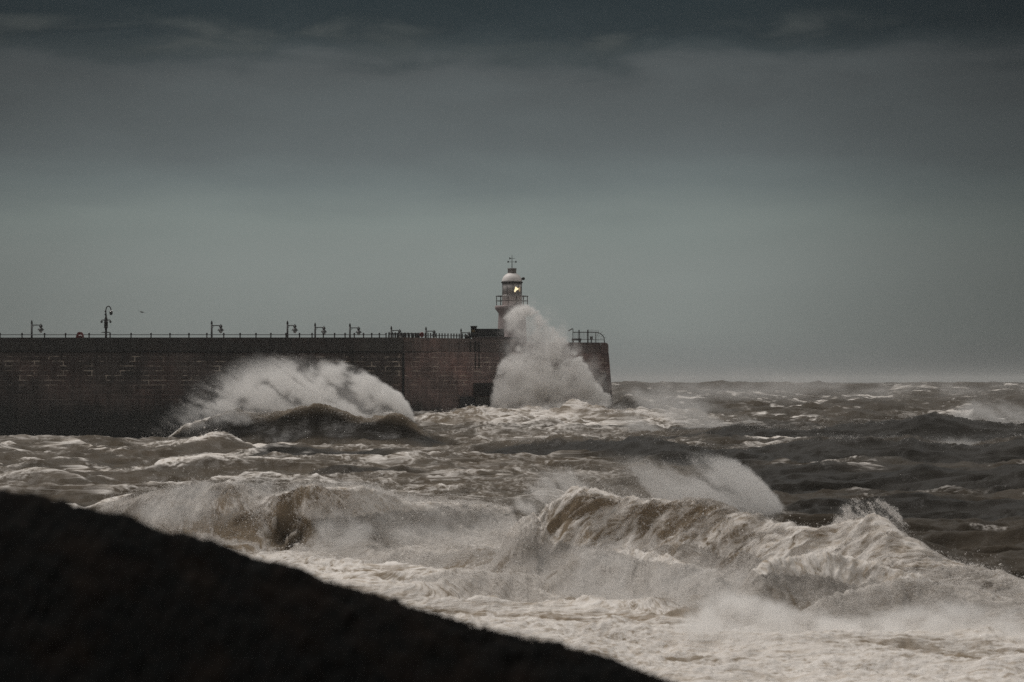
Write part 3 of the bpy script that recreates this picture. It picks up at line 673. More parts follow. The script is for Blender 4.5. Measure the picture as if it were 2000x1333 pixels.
pier = empty('harbour_pier', (-10, 425, 0)); tag(pier, 'long stone harbour pier with a dark parapet and a battered granite sea wall', 'pier')
inv = Matrix.Translation((10, -425, 0))
def under(o, root):                                    # keep the world place of a part under its thing
    o.parent = root; o.matrix_parent_inverse = root.matrix_basis.inverted(); return o
def xy(px, Y): return ((px-1000)/F*Y, Y)
def ztop(py, Y): return CZ-(py-HZ)/F*Y
# sea face in plan, top edge; the foot stands further out (batter .075)
far_l = xy(-900, 392); L = xy(0, 410); Kk = xy(787, 420); E = xy(1189, 449)
# left wall body, right wall body (meet at the kink, end to end)
zj = ztop(686, 415)                                   # underside of the parapet
BAT = .075*(zj+6)
a = [far_l, Kk, (Kk[0], Kk[1]+24), (far_l[0], far_l[1]+24)]
b = [(far_l[0], far_l[1]-BAT), (Kk[0], Kk[1]-BAT), (Kk[0], Kk[1]+24), (far_l[0], far_l[1]+24)]
under(prism('sea_wall', b, a, -6, zj, M_WALL_DARK, None), pier)
E2 = (E[0], E[1]+34)
a = [(Kk[0]+.003, Kk[1]), E, E2, (Kk[0]+.003, Kk[1]+40)]
b = [(Kk[0]+.003, Kk[1]-BAT), (E[0]+.082*(zj+6), E[1]-BAT), (E2[0]+.082*(zj+6), E2[1]+2), (Kk[0]+.003, Kk[1]+40)]
o = under(prism('sea_wall', b, a, -6, zj-.02, M_WALL, None), pier); o['label'] = 'reddish coursed granite end of the pier'
# parapets: the dark old one, then the paler one up to the lighthouse, a rounded end block beyond
def par(x0, x1, Y0_, Y1_, y0, y1, m, out=.12, back=1.6):
    p0, p1 = xy(x0, Y0_), xy(x1, Y1_); d = Vector((p1[0]-p0[0], p1[1]-p0[1])).normalized(); nrm_ = Vector((d.y, -d.x))
    q0 = (p0[0]+nrm_.x*out, p0[1]+nrm_.y*out); q1 = (p1[0]+nrm_.x*out, p1[1]+nrm_.y*out)
    r1 = (p1[0]-nrm_.x*back, p1[1]-nrm_.y*back); r0 = (p0[0]-nrm_.x*back, p0[1]-nrm_.y*back)
    return under(prism('parapet', [q0, q1, r1, r0], [q0, q1, r1, r0], zj+.004, [ztop(y0, Y0_), ztop(y1, Y1_), ztop(y1, Y1_), ztop(y0, Y0_)], m, None), pier)
par(-900, 786.5, 392, 419.99, 660, 659.5, M_PARA)
o = par(787.5, 1010, 420.03, 436.1, 659.5, 663.5, M_PARA2, .10); o['label'] = 'paler stone parapet near the lighthouse'
o = par(1010.5, 1173, 436.15, 447.8, 669, 669.5, M_WALL, .02, 3); o['label'] = 'low reddish parapet at the pier end'
mb = MB()
c0 = Vector((*xy(1173.5, 447.85), 0)); c1 = Vector((*xy(1188, 448.9), 0)); dd = (c1-c0)
mb2 = []
prof = [(0, ztop(669.5, 448)), (.62, ztop(669.5, 448)), (.84, ztop(670.3, 448)), (.96, ztop(672.5, 448)), (1.0, ztop(677, 448)), (1.0, zj+.006), (0, zj+.006)]
vs = [(*(c0+dd*t).xy, z) for t, z in prof]; vs += [(x+.15, y+3, z) for x, y, z in vs]; n = len(prof)
mb.add(vs, [tuple(range(n)), tuple(range(n, 2*n))[::-1]]+[(i, (i+1) % n+0, (i+1) % n+n, i+n)[::-1] for i in range(n)])
under(mb.build('parapet_end', simple('end_stone', (.145, .105, .10), .8, 0, .3, 2.0)), pier)
# dark joint under the parapet: a thin string course
def strip(x0, x1, Ya, Yb, y, hgt, out, m, name):
    p0, p1 = xy(x0, Ya), xy(x1, Yb); d = Vector((p1[0]-p0[0], p1[1]-p0[1])); L_ = d.length; ang = math.atan2(d.y, d.x)
    s = MB(); s.box(((p0[0]+p1[0])/2+math.sin(ang)*out*.5, (p0[1]+p1[1])/2-math.cos(ang)*out*.5, zj-hgt/2-.01), (L_, out, hgt), ang)
    return under(s.build(name, m), pier)
strip(-900, 786, 392, 419.9, 0, .22, .10, M_RECESS, 'string_course'); strip(788, 930, 420.1, 430, 0, .16, .06, M_RECESS, 'string_course')
# vertical drain slots: raised near-black strips paint the shade of a recess
def slot(px, Yv, y0, y1, wpx, m, name='drain_channel'):
    z0, z1 = ztop(y1, Yv), ztop(y0, Yv); x, y = xy(px, Yv); w = wpx/F*Yv
    lean = .075
    s = MB(); yb = lambda z: y-.17-max(0, (zj-z))*lean
    for (za, zb) in ((z0, min(z1, zj-.25)), (zj+.05, z1)) if z1 > zj else ((z0, z1),):
        if zb <= za: continue
        s.add([(x-w/2, yb(za), za), (x+w/2, yb(za), za), (x+w/2, yb(zb), zb), (x-w/2, yb(zb), zb), (x-w/2, yb(za)+.5, za), (x+w/2, yb(za)+.5, za), (x+w/2, yb(zb)+.5, zb), (x-w/2, yb(zb)+.5, zb)],
              [(0, 1, 2, 3), (1, 5, 6, 2), (4, 0, 3, 7), (3, 2, 6, 7), (0, 4, 5, 1), (5, 4, 7, 6)])
    return under(s.build(name, m), pier)
def wallY(px): return float(1/np.interp(px, [0, 787, 1189], [1/410, 1/420, 1/449]))
slot(487, wallY(487), 662, 706, 4, M_RECESS); slot(538, wallY(538), 662, 722, 4.5, M_RECESS)
slot(788, wallY(788), 690, 790, 4.5, M_RECESS, 'corner_joint')
for px in (919.5, 929, 936):
    slot(px, wallY(px), 668, 720 if px > 920 else 690, 1.6, M_RECESS, 'ladder_stile')
# barred recess low in the wall, tarred panel and stone ledge below it
def wall_pt(px, py, out=0.0):
    Yv = wallY(px)
    for _ in range(4):
        z = ztop(py, Yv); Yv = wallY(px)-.078*max(0, zj-z)-out-.10
    return Vector(P(px, py, Yv))
def panel(x0, x1, y0, y1, out, m, name):
    c = [wall_pt(x0, y1, out), wall_pt(x1, y1, out), wall_pt(x1, y0, out), wall_pt(x0, y0, out)]
    s = MB(); bk = [v+Vector((0, out+.6, 0)) for v in c]
    s.add(c+bk, [(0, 1, 2, 3), (1, 5, 6, 2), (4, 0, 3, 7), (3, 2, 6, 7), (0, 4, 5, 1), (5, 4, 7, 6)])
    return under(s.build(name, m), pier)
rec = panel(925, 970, 748.5, 774, .04, M_RECESS, 'barred_opening')  # flat near-black panel paints the shade inside the recess
for i in range(11):
    px = 927+i*4.1
    s = MB(); s.tube([wall_pt(px, 774, .16), wall_pt(px, 749, .16)], .09, 6); o = s.build('bar', M_RUST); o.parent = rec
panel(899, 928, 775.5, 830, .35, simple('tarred_fender', (.012, .014, .017), .7), 'fender')
panel(929, 972, 776, 830, .55, simple('weed_stone', (.045, .042, .036), .8, 0, .4, 1.2, .5), 'stone_ledge')
# deck behind the parapet
mb = MB()
dk = [(-190, 394), (Kk[0]-30, 419), (Kk[0], 420.5), E, E2, (Kk[0], 500), (-120, 470), (-190, 450)]
dz = 12.55
mb.add([(x, y+1.9, dz) for x, y in dk]+[(x, y+1.9, 5) for x, y in dk], [tuple(range(8)), tuple(range(8, 16))[::-1]]+[(i, i+8, (i+1) % 8+8, (i+1) % 8) for i in range(8)])
# the last two corners must stay inside the end wall
mb.v = [(min(x, E[0]-.3), y, z) for x, y, z in mb.v]
under(mb.build('deck', M_DECK), pier)

# ------------------------------------------------------------------ railings
def rail_Y(px): return float(np.interp(px, [-200, 0, 400, 560, 700, 765, 835, 905], [410, 411.5, 416.5, 418, 424, 430, 440, 452]))
posts = [-86, -43, 0, 43, 87, 128, 174, 215, 256, 295, 332, 369, 404, 437, 469, 500, 529, 558.5, 585, 609.5, 631.5, 653.5, 674, 692, 710, 726, 741, 754]
def zrail(px, top): return P(px, top, rail_Y(px))[2]
def railing(xs, base_y, post_y, rails, label, r=.10, name='railing', Yf=rail_Y, dz=0.0, fat=1.0):
    root = empty(name, P(xs[0], base_y, Yf(xs[0]))); tag(root, label, 'railing', 'railings along the pier top')
    for px in xs:
        Yv = Yf(px); s = MB(); a = P(px, base_y+3, Yv); b = P(px, post_y, Yv)
        s.tube([a, (b[0], b[1], b[2]-.12)], r*fat, 6); s.ball((b[0], b[1], b[2]-.10), .15*fat, (1, 1, 1.1), 8)
        under(s.build('post', M_IRON), root)
    for y in rails:
        s = MB(); s.tube([P(px, y, Yf(px)) for px in xs], .055, 6); under(s.build('rail', M_IRON), root)
    return root
railing(posts, 661, 651, (654.2,), 'long black railing with widely spaced posts on the left stretch of parapet')
xs2 = [760, 766, 772, 778, 784.5, 791, 797, 804, 811, 817.5, 824, 830.5, 836, 841, 846.5, 852, 858, 863.5, 869, 875, 881, 886.5, 892, 897, 903, 909]
def rail_y2(px): return float(np.interp(px, [760, 910], [652, 656.5]))
root = empty('railing', P(760, 661, rail_Y(760))); tag(root, 'black railing with closely spaced posts just left of the lighthouse wall', 'railing', 'railings along the pier top')
for px in xs2:
    t = (px-760)/150; s = MB(); b = P(px, 650.3+3.3*t, rail_Y(px)); s.tube([P(px, 666, rail_Y(px)), b], .10, 6); s.ball((b[0], b[1], b[2]), .13, (1, 1, 1), 8); under(s.build('post', M_IRON), root)
s = MB(); s.tube([P(px, 654.2+2.4*(px-760)/150, rail_Y(px)) for px in xs2], .06, 6); under(s.build('rail', M_IRON), root)
# second run standing behind, with clustered stanchions
root = empty('railing', P(760, 661, 455)); tag(root, 'short dark run of clustered rail posts behind the near railing, left of the red ring', 'railing', 'railings along the pier top')
for px, fat in ((759.5, .13), (769, .08), (772.5, .1), (776, .12), (777.5, .16), (787, .12), (789, .15), (793, .12), (798.5, .22), (806, .28), (811.5, .16), (815.5, .26), (817.5, .24)):
    Yv = 455; s = MB(); b = P(px, 650.6+RNG.uniform(-.6, .8), Yv); s.tube([P(px, 668, Yv), P(px, 655, Yv), b], [fat*.7, fat, fat*.8], 6); under(s.build('post', M_IRON), root)
s = MB(); s.tube([P(px, 651.9, 455) for px in (758.5, 786, 816)], .09, 6); under(s.build('rail', M_IRON), root)

# ------------------------------------------------------------------ street lamps with a hanging shade
M_GLASS, nt = newmat('frosted_glass'); g = N(nt); g.out(g.principled(Base_Color=(.62, .64, .64), Roughness=.25, Transmission_Weight=.55, IOR=1.3))
def make_lamp():
    root = empty('street_lamp', (0, 0, 0))
    s = MB(); s.tube([(0, 0, 0), (0, 0, 1.0), (0, 0, 3.2)], [.20, .16, .14], 10); s.lathe([(.14, 3.2), (.17, 3.25), (.15, 3.45), (.10, 3.62), (.02, 3.8)], 10); s.build('post', M_IRON, root, True)
    s = MB(); s.tube([(.1, 0, 2.96), (1.5, 0, 2.96), (1.68, 0, 2.96)], .075, 8); s.tube([(.12, 0, 2.55), (.4, 0, 2.9)], .03, 6); s.build('arm', M_IRON, root)
    s = MB(); s.lathe([(.05, 3.2), (.08, 3.12), (.05, 3.05), (.10, 2.98), (.12, 2.90), (.27, 2.86), (.29, 2.72), (.17, 2.64), (.17, 2.56), (.30, 2.48), (.50, 2.22), (.53, 2.14), (.47, 2.14), (.2, 2.3)], 16, (1.45, 0, 0)); s.build('lamp_shade', M_IRON, root, True)
    s = MB(); s.lathe([(.30, 2.12), (.31, 2.02), (.24, 1.86), (.12, 1.74), (.02, 1.70)], 16, (1.45, 0, 0)); s.build('glass_bowl', M_GLASS, root, True)
    return root
lamps = [(62, 625, 22, 'left of the red lifebuoy housing, nearest the photo edge'), (413.5, 626, 21, 'standing alone mid pier, between the ornate lamp and the lamp group'),
         (561.5, 626, 18, 'first of the close group, left of two more lamps'), (615.5, 630, 22.5, 'second of the close group of lamps'), (683.5, 631, 22.5, 'third of the close group, right of the paired lamps'),
         (764.3, 636.5, 21, 'above the clustered rail posts'), (832, 638, 21, 'just right of the red lifebuoy ring'), (900.5, 641.3, 21.5, 'just left of the dark wall by the lighthouse')]
lp = make_lamp()
for i, (px, top, armw, where) in enumerate(lamps):
    o = lp if i == 0 else copy_tree(lp)
    zt = CZ+9.75; Yv = 9.75*F/(HZ-top); o.location = ((px-1000)/F*Yv, Yv, zt-3.8)
    k = (armw/F*Yv)/1.72; o.rotation_euler.z = -math.acos(min(1, k)) if k < 1 else 0
    tag(o, 'black hanging street lamp '+where, 'street lamp', 'street lamps along the pier')

# ------------------------------------------------------------------ the ornate lamp
Yo = 417; u = Yo/F
root = empty('ornate_lamp', (*P(207, 662, Yo)[:2], 12.6)); tag(root, 'tall ornate black lamp column with a swan neck and scrolled side arms', 'lamp column')
def OP(px, py): return P(px, py, Yo)
s = MB(); s.lathe([(w*u, OP(207, y)[2]) for w, y in ((2.2, 668), (2.2, 650), (2.1, 645), (2.4, 642), (4.6, 639.6), (3.4, 639), (3.9, 636), (3.4, 632), (4.4, 631), (3.6, 629.5), (3.2, 626), (3.0, 623), (1.8, 619), (1.5, 615), (1.0, 612), (.7, 606))], 14, (OP(207, 0)[0], Yo, 0)); under(s.build('column', M_IRON, None, True), root)
s = MB(); s.tube([OP(206.6, 613), OP(206.8, 606), OP(207.6, 602), OP(209.3, 599.3), OP(211.5, 598.3), OP(214, 599.3), OP(216, 602), OP(216.8, 606)], .09, 8); under(s.build('swan_neck', M_IRON, None, True), root)
s = MB(); s.lathe([(.08, OP(0, 605.5)[2]), (.12, OP(0, 606.5)[2]), (.24, OP(0, 608.5)[2]), (.27, OP(0, 612)[2]), (.19, OP(0, 615)[2]), (.03, OP(0, 616.2)[2])], 12, (OP(216.9, 0)[0], Yo, 0)); h_ = under(s.build('lantern', M_IRON, None, True), root)
s = MB(); s.lathe([(.20, OP(0, 606.6)[2]), (.30, OP(0, 609)[2]), (.28, OP(0, 610)[2])], 12, (OP(216.9, 0)[0], Yo, 0)); o = s.build('glass', M_GLASS, None, True); o.parent = h_
for sg in (-1, 1):
    s = MB(); s.tube([OP(207+sg*2, 626), OP(207+sg*6, 625.3), OP(207+sg*7.8, 625.6), OP(207+sg*8.8, 627), OP(207+sg*8.8, 629)], .08, 8); s.ball(OP(207+sg*8.6, 629), .19); under(s.build('scroll_arm', M_IRON, None, True), root)
    s = MB(); s.tube([OP(207+sg*1, 649.3), OP(207+sg*6, 649.6), OP(207+sg*10, 650.6)], [.09, .07, .03], 8); under(s.build('ladder_bar', M_IRON, None, True), root)
for y in (608.5, 614.5):
    s = MB(); s.ball(OP(205.6, y), .13); under(s.build('boss', M_IRON, None, True), root)

# ------------------------------------------------------------------ lifebuoy housing, lifebuoy ring, gull
Yb = 411.2; u = Yb/F
root = empty('lifebuoy_housing', P(155.5, 661, Yb)); tag(root, 'dark red rounded lifebuoy housing on the parapet beside the ornate lamp', 'lifebuoy housing')
pr = [(147, 663), (148.5, 657), (150.5, 651), (152.5, 649), (158.5, 649), (160.5, 651), (162.5, 657), (164, 663)]
s = MB(); vs = [P(x, y, Yb) for x, y in pr]; n = len(vs); vs += [(x, y+.7, z) for x, y, z in vs]
s.add(vs, [tuple(range(n))[::-1], tuple(range(n, 2*n))]+[(i, i+1, i+1+n, i+n) for i in range(n-1)]); under(s.build('shell', M_RED), root)
s = MB(); s.tube([P(154, 656.5, Yb-.05), P(156, 655.3, Yb-.05), P(158.5, 655.5, Yb-.05), P(160, 657, Yb-.05)], .09, 8); under(s.build('white_mark', M_WHITE), root)
Yr = 436
root = empty('lifebuoy', P(824, 661, Yr)); tag(root, 'round red lifebuoy on a post among the close railing posts', 'lifebuoy')
cx, cy, cz = P(824, 654.2, Yr)
s = MB(); s.tube([(cx+.27*math.cos(t), cy-.12, cz+.32*math.sin(t)) for t in [2*math.pi*k/20 for k in range(21)]], .11, 8); s.box((cx, cy-.05, cz), (.5, .05, .55)); under(s.build('ring', M_RED, None, True), root)
s = MB(); s.tube([(cx, cy, cz-1.2), (cx, cy, cz+.3)], .06, 8); under(s.build('post', M_IRON), root)
Yg = 380; cx, cy, cz = P(277, 610, Yg)
root = empty('gull', (cx, cy, cz)); tag(root, 'small dark gull gliding in the sky right of the ornate lamp', 'gull')
M_GULL = simple('gull_plumage', (.07, .07, .072), .8)
s = MB(); s.lathe([(.008, -.30), (.05, -.22), (.085, -.08), (.09, .06), (.06, .17), (.055, .24), (.03, .29), (.008, .34)], 10)
o = s.build('body', M_GULL, root, True); o.rotation_euler = (0, math.radians(98), math.radians(35))
for sg, dz_ in ((-1, .10), (1, -.14)):
    s = MB(); A_ = [(0, .07, .02), (sg*.22, .10, .10), (sg*.42, .02, .06), (sg*.58, -.12, .02+dz_*.4)]; B_ = [(0, -.10, .02), (sg*.22, -.06, .10), (sg*.40, -.10, .06), (sg*.56, -.15, .02+dz_*.4)]
    vs = A_+B_+[(x, y, z-.02) for x, y, z in A_+B_]
    s.add(vs, [(i, i+1, i+5, i+4) for i in range(3)]+[(i+8, i+12, i+13, i+9) for i in range(3)]+[(i, i+8, i+9, i+1) for i in range(3)]+[(i+4, i+5, i+13, i+12) for i in range(3)])
    o = s.build('wing', M_GULL, root); o.rotation_euler = (0, math.radians(18), 0)

# ------------------------------------------------------------------ the lighthouse
YL = 452.0; u = YL/F
def lz(y): return CZ-(y-HZ)*u
root = empty('lighthouse', (0, YL, dz)); tag(root, 'round stone lighthouse with white domed lantern lit inside, at the pier head', 'lighthouse')
c = (0, YL, 0)
def LP(prof): return [(w*u, lz(y)) for w, y in prof]
s = MB(); s.lathe(LP([(29, 684), (29, 658), (28.2, 657.5), (27.8, 640), (26.6, 618), (26.4, 613), (28.5, 609.5), (31.5, 606), (32.8, 604.2), (33.5, 602), (33.5, 599), (32.5, 597.6), (18, 597.4)]), 48, c); under(s.build('tower', M_TOWER, None, True), root)
s = MB(); s.lathe(LP([(19.6, 597.6), (19.6, 579), (20.1, 578.6), (20.1, 577.6), (19.4, 577.3)]), 40, c); under(s.build('lantern_base', M_WHITE, None, True), root)
# glazed lantern with white blinds on the landward side
M_LANT, nt = newmat('lantern_glazing'); g = N(nt)
fr = g.n('ShaderNodeTexNoise'); fr.inputs['Scale'].default_value = 1.4; fr.inputs['Detail'].default_value = 6
g.out(g.principled(Base_Color=g.mix(fr.outputs[0], (.36, .33, .32), (.62, .58, .56)), Roughness=.12, Coat_Weight=.6))
s = MB(); s.lathe(LP([(19.2, 577.2), (19.2, 553.6)]), 40, c); lan = under(s.build('lantern_room', M_LANT, None, True), root)
for k in range(10):
    a = 2*math.pi*k/10+.42; x, y = math.cos(a)*19.35*u, YL+math.sin(a)*19.35*u
    s = MB(); s.tube([(x, y, lz(577)), (x, y, lz(553.8))], .045, 6); o = s.build('glazing_bar', M_GREY); o.parent = lan
# the lens seen through the clear pane
M_LIT, nt = newmat('lit_lens'); g = N(nt); e = g.n('ShaderNodeEmission'); e.inputs[0].default_value = (1, .84, .52, 1); e.inputs[1].default_value = 1.25; g.out(e.outputs[0])
M_LIT2, nt = newmat('lens_glow'); g = N(nt); e = g.n('ShaderNodeEmission'); e.inputs[0].default_value = (1, .72, .40, 1); e.inputs[1].default_value = .32; g.out(e.outputs[0])
def on_drum(px, py, rr): 
    x = (px-1000)*u; R_ = rr*u; return (x, YL-math.sqrt(max(R_*R_-x*x, 0)), lz(py))
s = MB(); out = [(1004.5, 571), (1004.5, 568), (1006, 564.5), (1006.5, 561), (1008.5, 561.5), (1010, 563.5), (1012.5, 564), (1012.5, 566.5), (1009.5, 567.5), (1007.5, 569.5), (1006, 572)]
vs = [on_drum(x, y, 19.45) for x, y in out]; k = len(vs); vs += [on_drum(x, y, 19.0) for x, y in out]
s.add(vs, [tuple(range(k)), tuple(range(k, 2*k))[::-1]]+[(i, (i+1) % k, (i+1) % k+k, i+k) for i in range(k)]); o = s.build('lamp', M_LIT); o.parent = lan
s = MB(); out = [(1012.6, 562), (1015.5, 562), (1016, 565), (1015.5, 570), (1012.6, 570)]
vs = [on_drum(x, y, 19.42) for x, y in out]; k = len(vs); vs += [on_drum(x, y, 19.0) for x, y in out]
s.add(vs, [tuple(range(k)), tuple(range(k, 2*k))[::-1]]+[(i, (i+1) % k, (i+1) % k+k, i+k) for i in range(k)]); o = s.build('lens', M_LIT2); o.parent = lan
s = MB(); s.lathe(LP([(19.2, 553.6), (21.2, 553.4), (21.4, 551.6), (20, 551.0)]), 40, c); under(s.build('eaves_ring', M_DARK, None, True), root)
s = MB(); s.lathe(LP([(20.2, 551.0), (19.8, 549), (18.8, 545), (16.8, 541), (13.5, 537.3), (9.5, 534.9), (8.6, 534.4)]), 40, c); dome = under(s.build('dome', M_WHITE, None, True), root)
s = MB(); s.lathe(LP([(8.4, 534.6), (8.4, 526.4), (9.1, 526.2), (9.1, 524.6), (8.2, 524.4), (1.0, 523.8)]), 28, c); under(s.build('vent', simple('grey_vent', (.26, .25, .245), .7), None, True), root)
s = MB(); s.tube([(0, YL, lz(524)), (0, YL, lz(498.5))], [.07, .035], 8); vane = under(s.build('weather_vane', M_DARK), root)
def sub(o): o.parent = vane
s = MB(); s.tube([(-7*u, YL, lz(512)), (7*u, YL, lz(512))], .03, 6); s.tube([(0, YL-7*u, lz(512)), (0, YL+7*u, lz(512))], .03, 6); sub(s.build('cross_arm', M_DARK))
for sg in (-1, 1):
    s = MB(); s.box((sg*7.6*u, YL, lz(512)), (.24, .06, .26)); s.box((sg*7.6*u, YL, lz(510.4)), (.10, .05, .10)); sub(s.build('letter_plate', M_DARK))
s = MB(); s.tube([(-4.5*u, YL, lz(505.2)), (5.5*u, YL, lz(505.2))], .03, 6)
s.add([(-5.2*u, YL-.03, lz(502.8)), (-1.2*u, YL-.03, lz(505.2)), (-5.2*u, YL-.03, lz(507.4)), (-5.2*u, YL+.03, lz(502.8)), (-1.2*u, YL+.03, lz(505.2)), (-5.2*u, YL+.03, lz(507.4))], [(0, 2, 1), (3, 4, 5), (0, 1, 4, 3), (1, 2, 5, 4), (2, 0, 3, 5)]); sub(s.build('arrow', M_DARK))
s = MB(); s.ball((22*u, YL-.3, lz(544.8)), .30, (1, 1, .9)); s.tube([(17*u, YL-.3, lz(546)), (21*u, YL-.3, lz(545.2))], .09, 8); under(s.build('fog_horn', M_DARK, None, True), root)
# gallery rail
gr = MB(); Rr = 31.2*u; n = 40
ring = lambda y: [(Rr*math.cos(2*math.pi*k/n), YL+Rr*math.sin(2*math.pi*k/n), lz(y)) for k in range(n+1)]
gr.tube(ring(579), .06, 6); gr.tube(ring(588.2), .045, 6); gal = under(gr.build('gallery_rail', M_RUST), root)
for k in range(12):
    a = 2*math.pi*k/12+.28; x, y = Rr*math.cos(a), YL+Rr*math.sin(a); s = MB(); s.tube([(x, y, lz(598)), (x, y, lz(578.6))], .055, 6); o = s.build('gallery_post', M_RUST); o.parent = gal

# ------------------------------------------------------------------ dark wall by the lighthouse
Yw = 440
root = empty('screen_wall', P(950, 664, Yw)); tag(root, 'dark boarded screen wall with a stone pillar left of the lighthouse foot', 'wall')
def bx(name, x0, x1, y0, y1, Ya, dep, m, par_=None, taper=1):
    a = P(x0, y1, Ya); b = P(x1, y0, Ya); s = MB(); s.box(((a[0]+b[0])/2, Ya+dep/2, (a[2]+b[2])/2), (b[0]-a[0], dep, b[2]-a[2]), 0, taper); return under(s.build(name, m), par_ or root)
bx('boarding', 930.5, 985, 642.5, 658, Yw, .5, simple('dark_boards', (.016, .018, .020), .6))
for k in range(10):
    x = 934+k*5.2; bx('batten', x, x+1.2, 643.5, 657.5, Yw-.12, .12, simple('batten_timber', (.04, .042, .045), .7) if k == 0 else bpy.data.materials['batten_timber'])
bx('base_course', 922, 1012, 658.2, 668, Yw-.3, 1.2, simple('base_stone', (.09, .07, .068), .8, 0, .35, 1.5))
pil = bx('pillar', 919.5, 931, 638, 660, Yw-.25, 1.0, M_RECESS)
bx('pillar_cap', 918.8, 932, 637, 639.2, Yw-.4, 1.3, M_RECESS); bx('plate', 921, 927.5, 644.5, 649, Yw-.31, .06, M_YELL)
s = MB(); vs = []
for (x, y) in ((912, 662), (915, 656.5), (919, 651), (919.4, 662)): vs.append(P(x, y, Yw-.2))
vs += [(x, y+.8, z) for x, y, z in vs]; s.add(vs, [(0, 3, 2, 1), (4, 5, 6, 7), (0, 1, 5, 4), (1, 2, 6, 5), (2, 3, 7, 6), (3, 0, 4, 7)]); under(s.build('buttress', M_RECESS), root)
root = empty('boulder', P(910.5, 661, 438)); tag(root, 'rounded black bollard against the foot of the screen wall', 'bollard'); root.name = 'bollard'
s = MB(); cx, cy, cz = P(910.5, 657.5, 438); s.lathe([(.28, -.6), (.25, -.2), (.30, .0), (.33, .12), (.26, .25), (.05, .30)], 14, (cx, cy, cz)); under(s.build('head', M_RECESS, None, True), root)

# ------------------------------------------------------------------ guard rail on the pier end, bench, cabinet
Ye = 450.5; root = empty('guard_rail', P(1150, 669, Ye)); tag(root, 'thin rusty guard rail curving down at the right tip of the pier', 'guard rail')
for px, y0 in ((1119, 643), (1131, 645), (1148, 644.5), (1163.5, 650)):
    s = MB(); s.tube([P(px, 671, Ye), P(px, y0, Ye)], .11 if px in (1131, 1148) else .06, 6); under(s.build('post', M_RUST), root)
s = MB(); s.tube([P(1119, 649.4, Ye), P(1131, 649.3, Ye), P(1150, 649.4, Ye), P(1165, 649.6, Ye), P(1172, 651.6, Ye), P(1177, 655.5, Ye), P(1179.8, 660, Ye), P(1180.8, 671, Ye)], .07, 6); under(s.build('rail', M_RUST, None, True), root)
s = MB(); s.tube([P(1119, 664, Ye), P(1148, 663.6, Ye), P(1180.5, 664.4, Ye)], .04, 6); under(s.build('rail', M_RUST), root)
for k in range(9):
    px = 1122+k*2.9; s = MB(); s.tube([P(px, 664, Ye), P(px, 649.5, Ye)], .022, 5); under(s.build('baluster', M_RUST), root)
for k in range(8):
    px = 1150+k*2.6; s = MB(); s.tube([P(px, 670, Ye+1.5), P(px, 643.6+.2*k, Ye+1.5)], .022, 5); under(s.build('baluster', M_RUST), root)
for a in (15, 35, 55, 75):
    c_ = P(1165, 664, Ye); rr = 15*Ye/F; s = MB(); t = math.radians(a); s.tube([(c_[0]+rr*.5*math.cos(t), Ye, c_[2]+rr*.5*math.sin(t)), (c_[0]+rr*1.32*math.cos(t), Ye, c_[2]+rr*1.32*math.sin(t))], .022, 5); under(s.build('baluster', M_RUST), root)
s = MB(); s.tube([P(1119, 643.5, Ye), P(1118, 642.3, Ye), P(1110, 646.8, Ye)], .09, 6); under(s.build('bracket', M_RUST), root)
root = empty('bench', P(1126, 671, 448.6)); tag(root, 'low black bench at the foot of the guard rail on the pier end', 'bench')
def bx2(name, x0, x1, y0, y1, Ya, dep, m):
    a = P(x0, y1, Ya); b = P(x1, y0, Ya); s = MB(); s.box(((a[0]+b[0])/2, Ya+dep/2, (a[2]+b[2])/2), (b[0]-a[0], dep, b[2]-a[2])); return under(s.build(name, m), root)
bx2('seat', 1116.5, 1135.5, 661.5, 665.5, 448.6, .6, M_RECESS); bx2('leg', 1117.5, 1121, 665.6, 671, 448.7, .4, M_RECESS); bx2('leg', 1131, 1134.5, 665.6, 671, 448.7, .4, M_RECESS)
root = empty('cabinet', P(1155, 664, Ye+.6)); tag(root, 'small grey cabinet fixed behind the guard rail on the pier end', 'cabinet')
bx2('body', 1152, 1158, 658.5, 664, Ye+.6, .4, M_GREY); bx2('lid', 1151.6, 1158.4, 657.6, 658.4, Ye+.55, .5, M_GREY); bx2('foot', 1154, 1156, 664.1, 671, Ye+.7, .2, M_RUST)
print('pier done')
# ================================================================== THE NEAR BANK
sil = [(-1400, 700), (-600, 838), (0, 962), (100, 981), (200, 1005), (300, 1037), (400, 1063), (480, 1089), (560, 1108), (640, 1137), (760, 1173), (900, 1214), (1000, 1241), (1080, 1257), (1150, 1276), (1220, 1299), (1300, 1326), (1600, 1440), (2200, 1600)]
YB = 15.0
nx, ny = 900, 150
bx_ = np.linspace(-4.6, 3.2, nx)
sx_ = np.array([(q[0]-1000)/F*YB for q in sil]); sz_ = np.array([CZ-(q[1]-HZ)/F*YB for q in sil])
zr = np.interp(bx_, sx_, sz_)+.055
ts = np.concatenate([np.linspace(-1, -.3, 30), np.linspace(-.29, .25, 90), np.linspace(.27, 1, 30)])   # across the ridge
T, Xb = np.meshgrid(ts, bx_, indexing='ij'); Zr = np.broadcast_to(zr, Xb.shape)
front = np.clip(-T, 0, 1); back = np.clip(T, 0, 1)
Yb = YB-front*3.6+back*14
Zb = Zr-(front*3.6)**1.15*1.15-np.minimum((back*14)*.62, 9)
Zb -= .03*np.exp(-(T/.05)**2)
nb = (fbm(Xb*5, Yb*5, 4, 700)-.5)*.075*(1-.7*(front > .06))+(fbm(Xb*18, Yb*18, 3, 710)-.5)*.035+(fbm(Xb*1.1, Yb*1.1, 2, 720)-.5)*.03
Zb = Zb+nb; Yb = Yb+(fbm(Xb*9+20, Zb*9, 3, 730)-.5)*.03*(front > 0)
m, nt = newmat('dark_earth'); g = N(nt); p = g.pos()
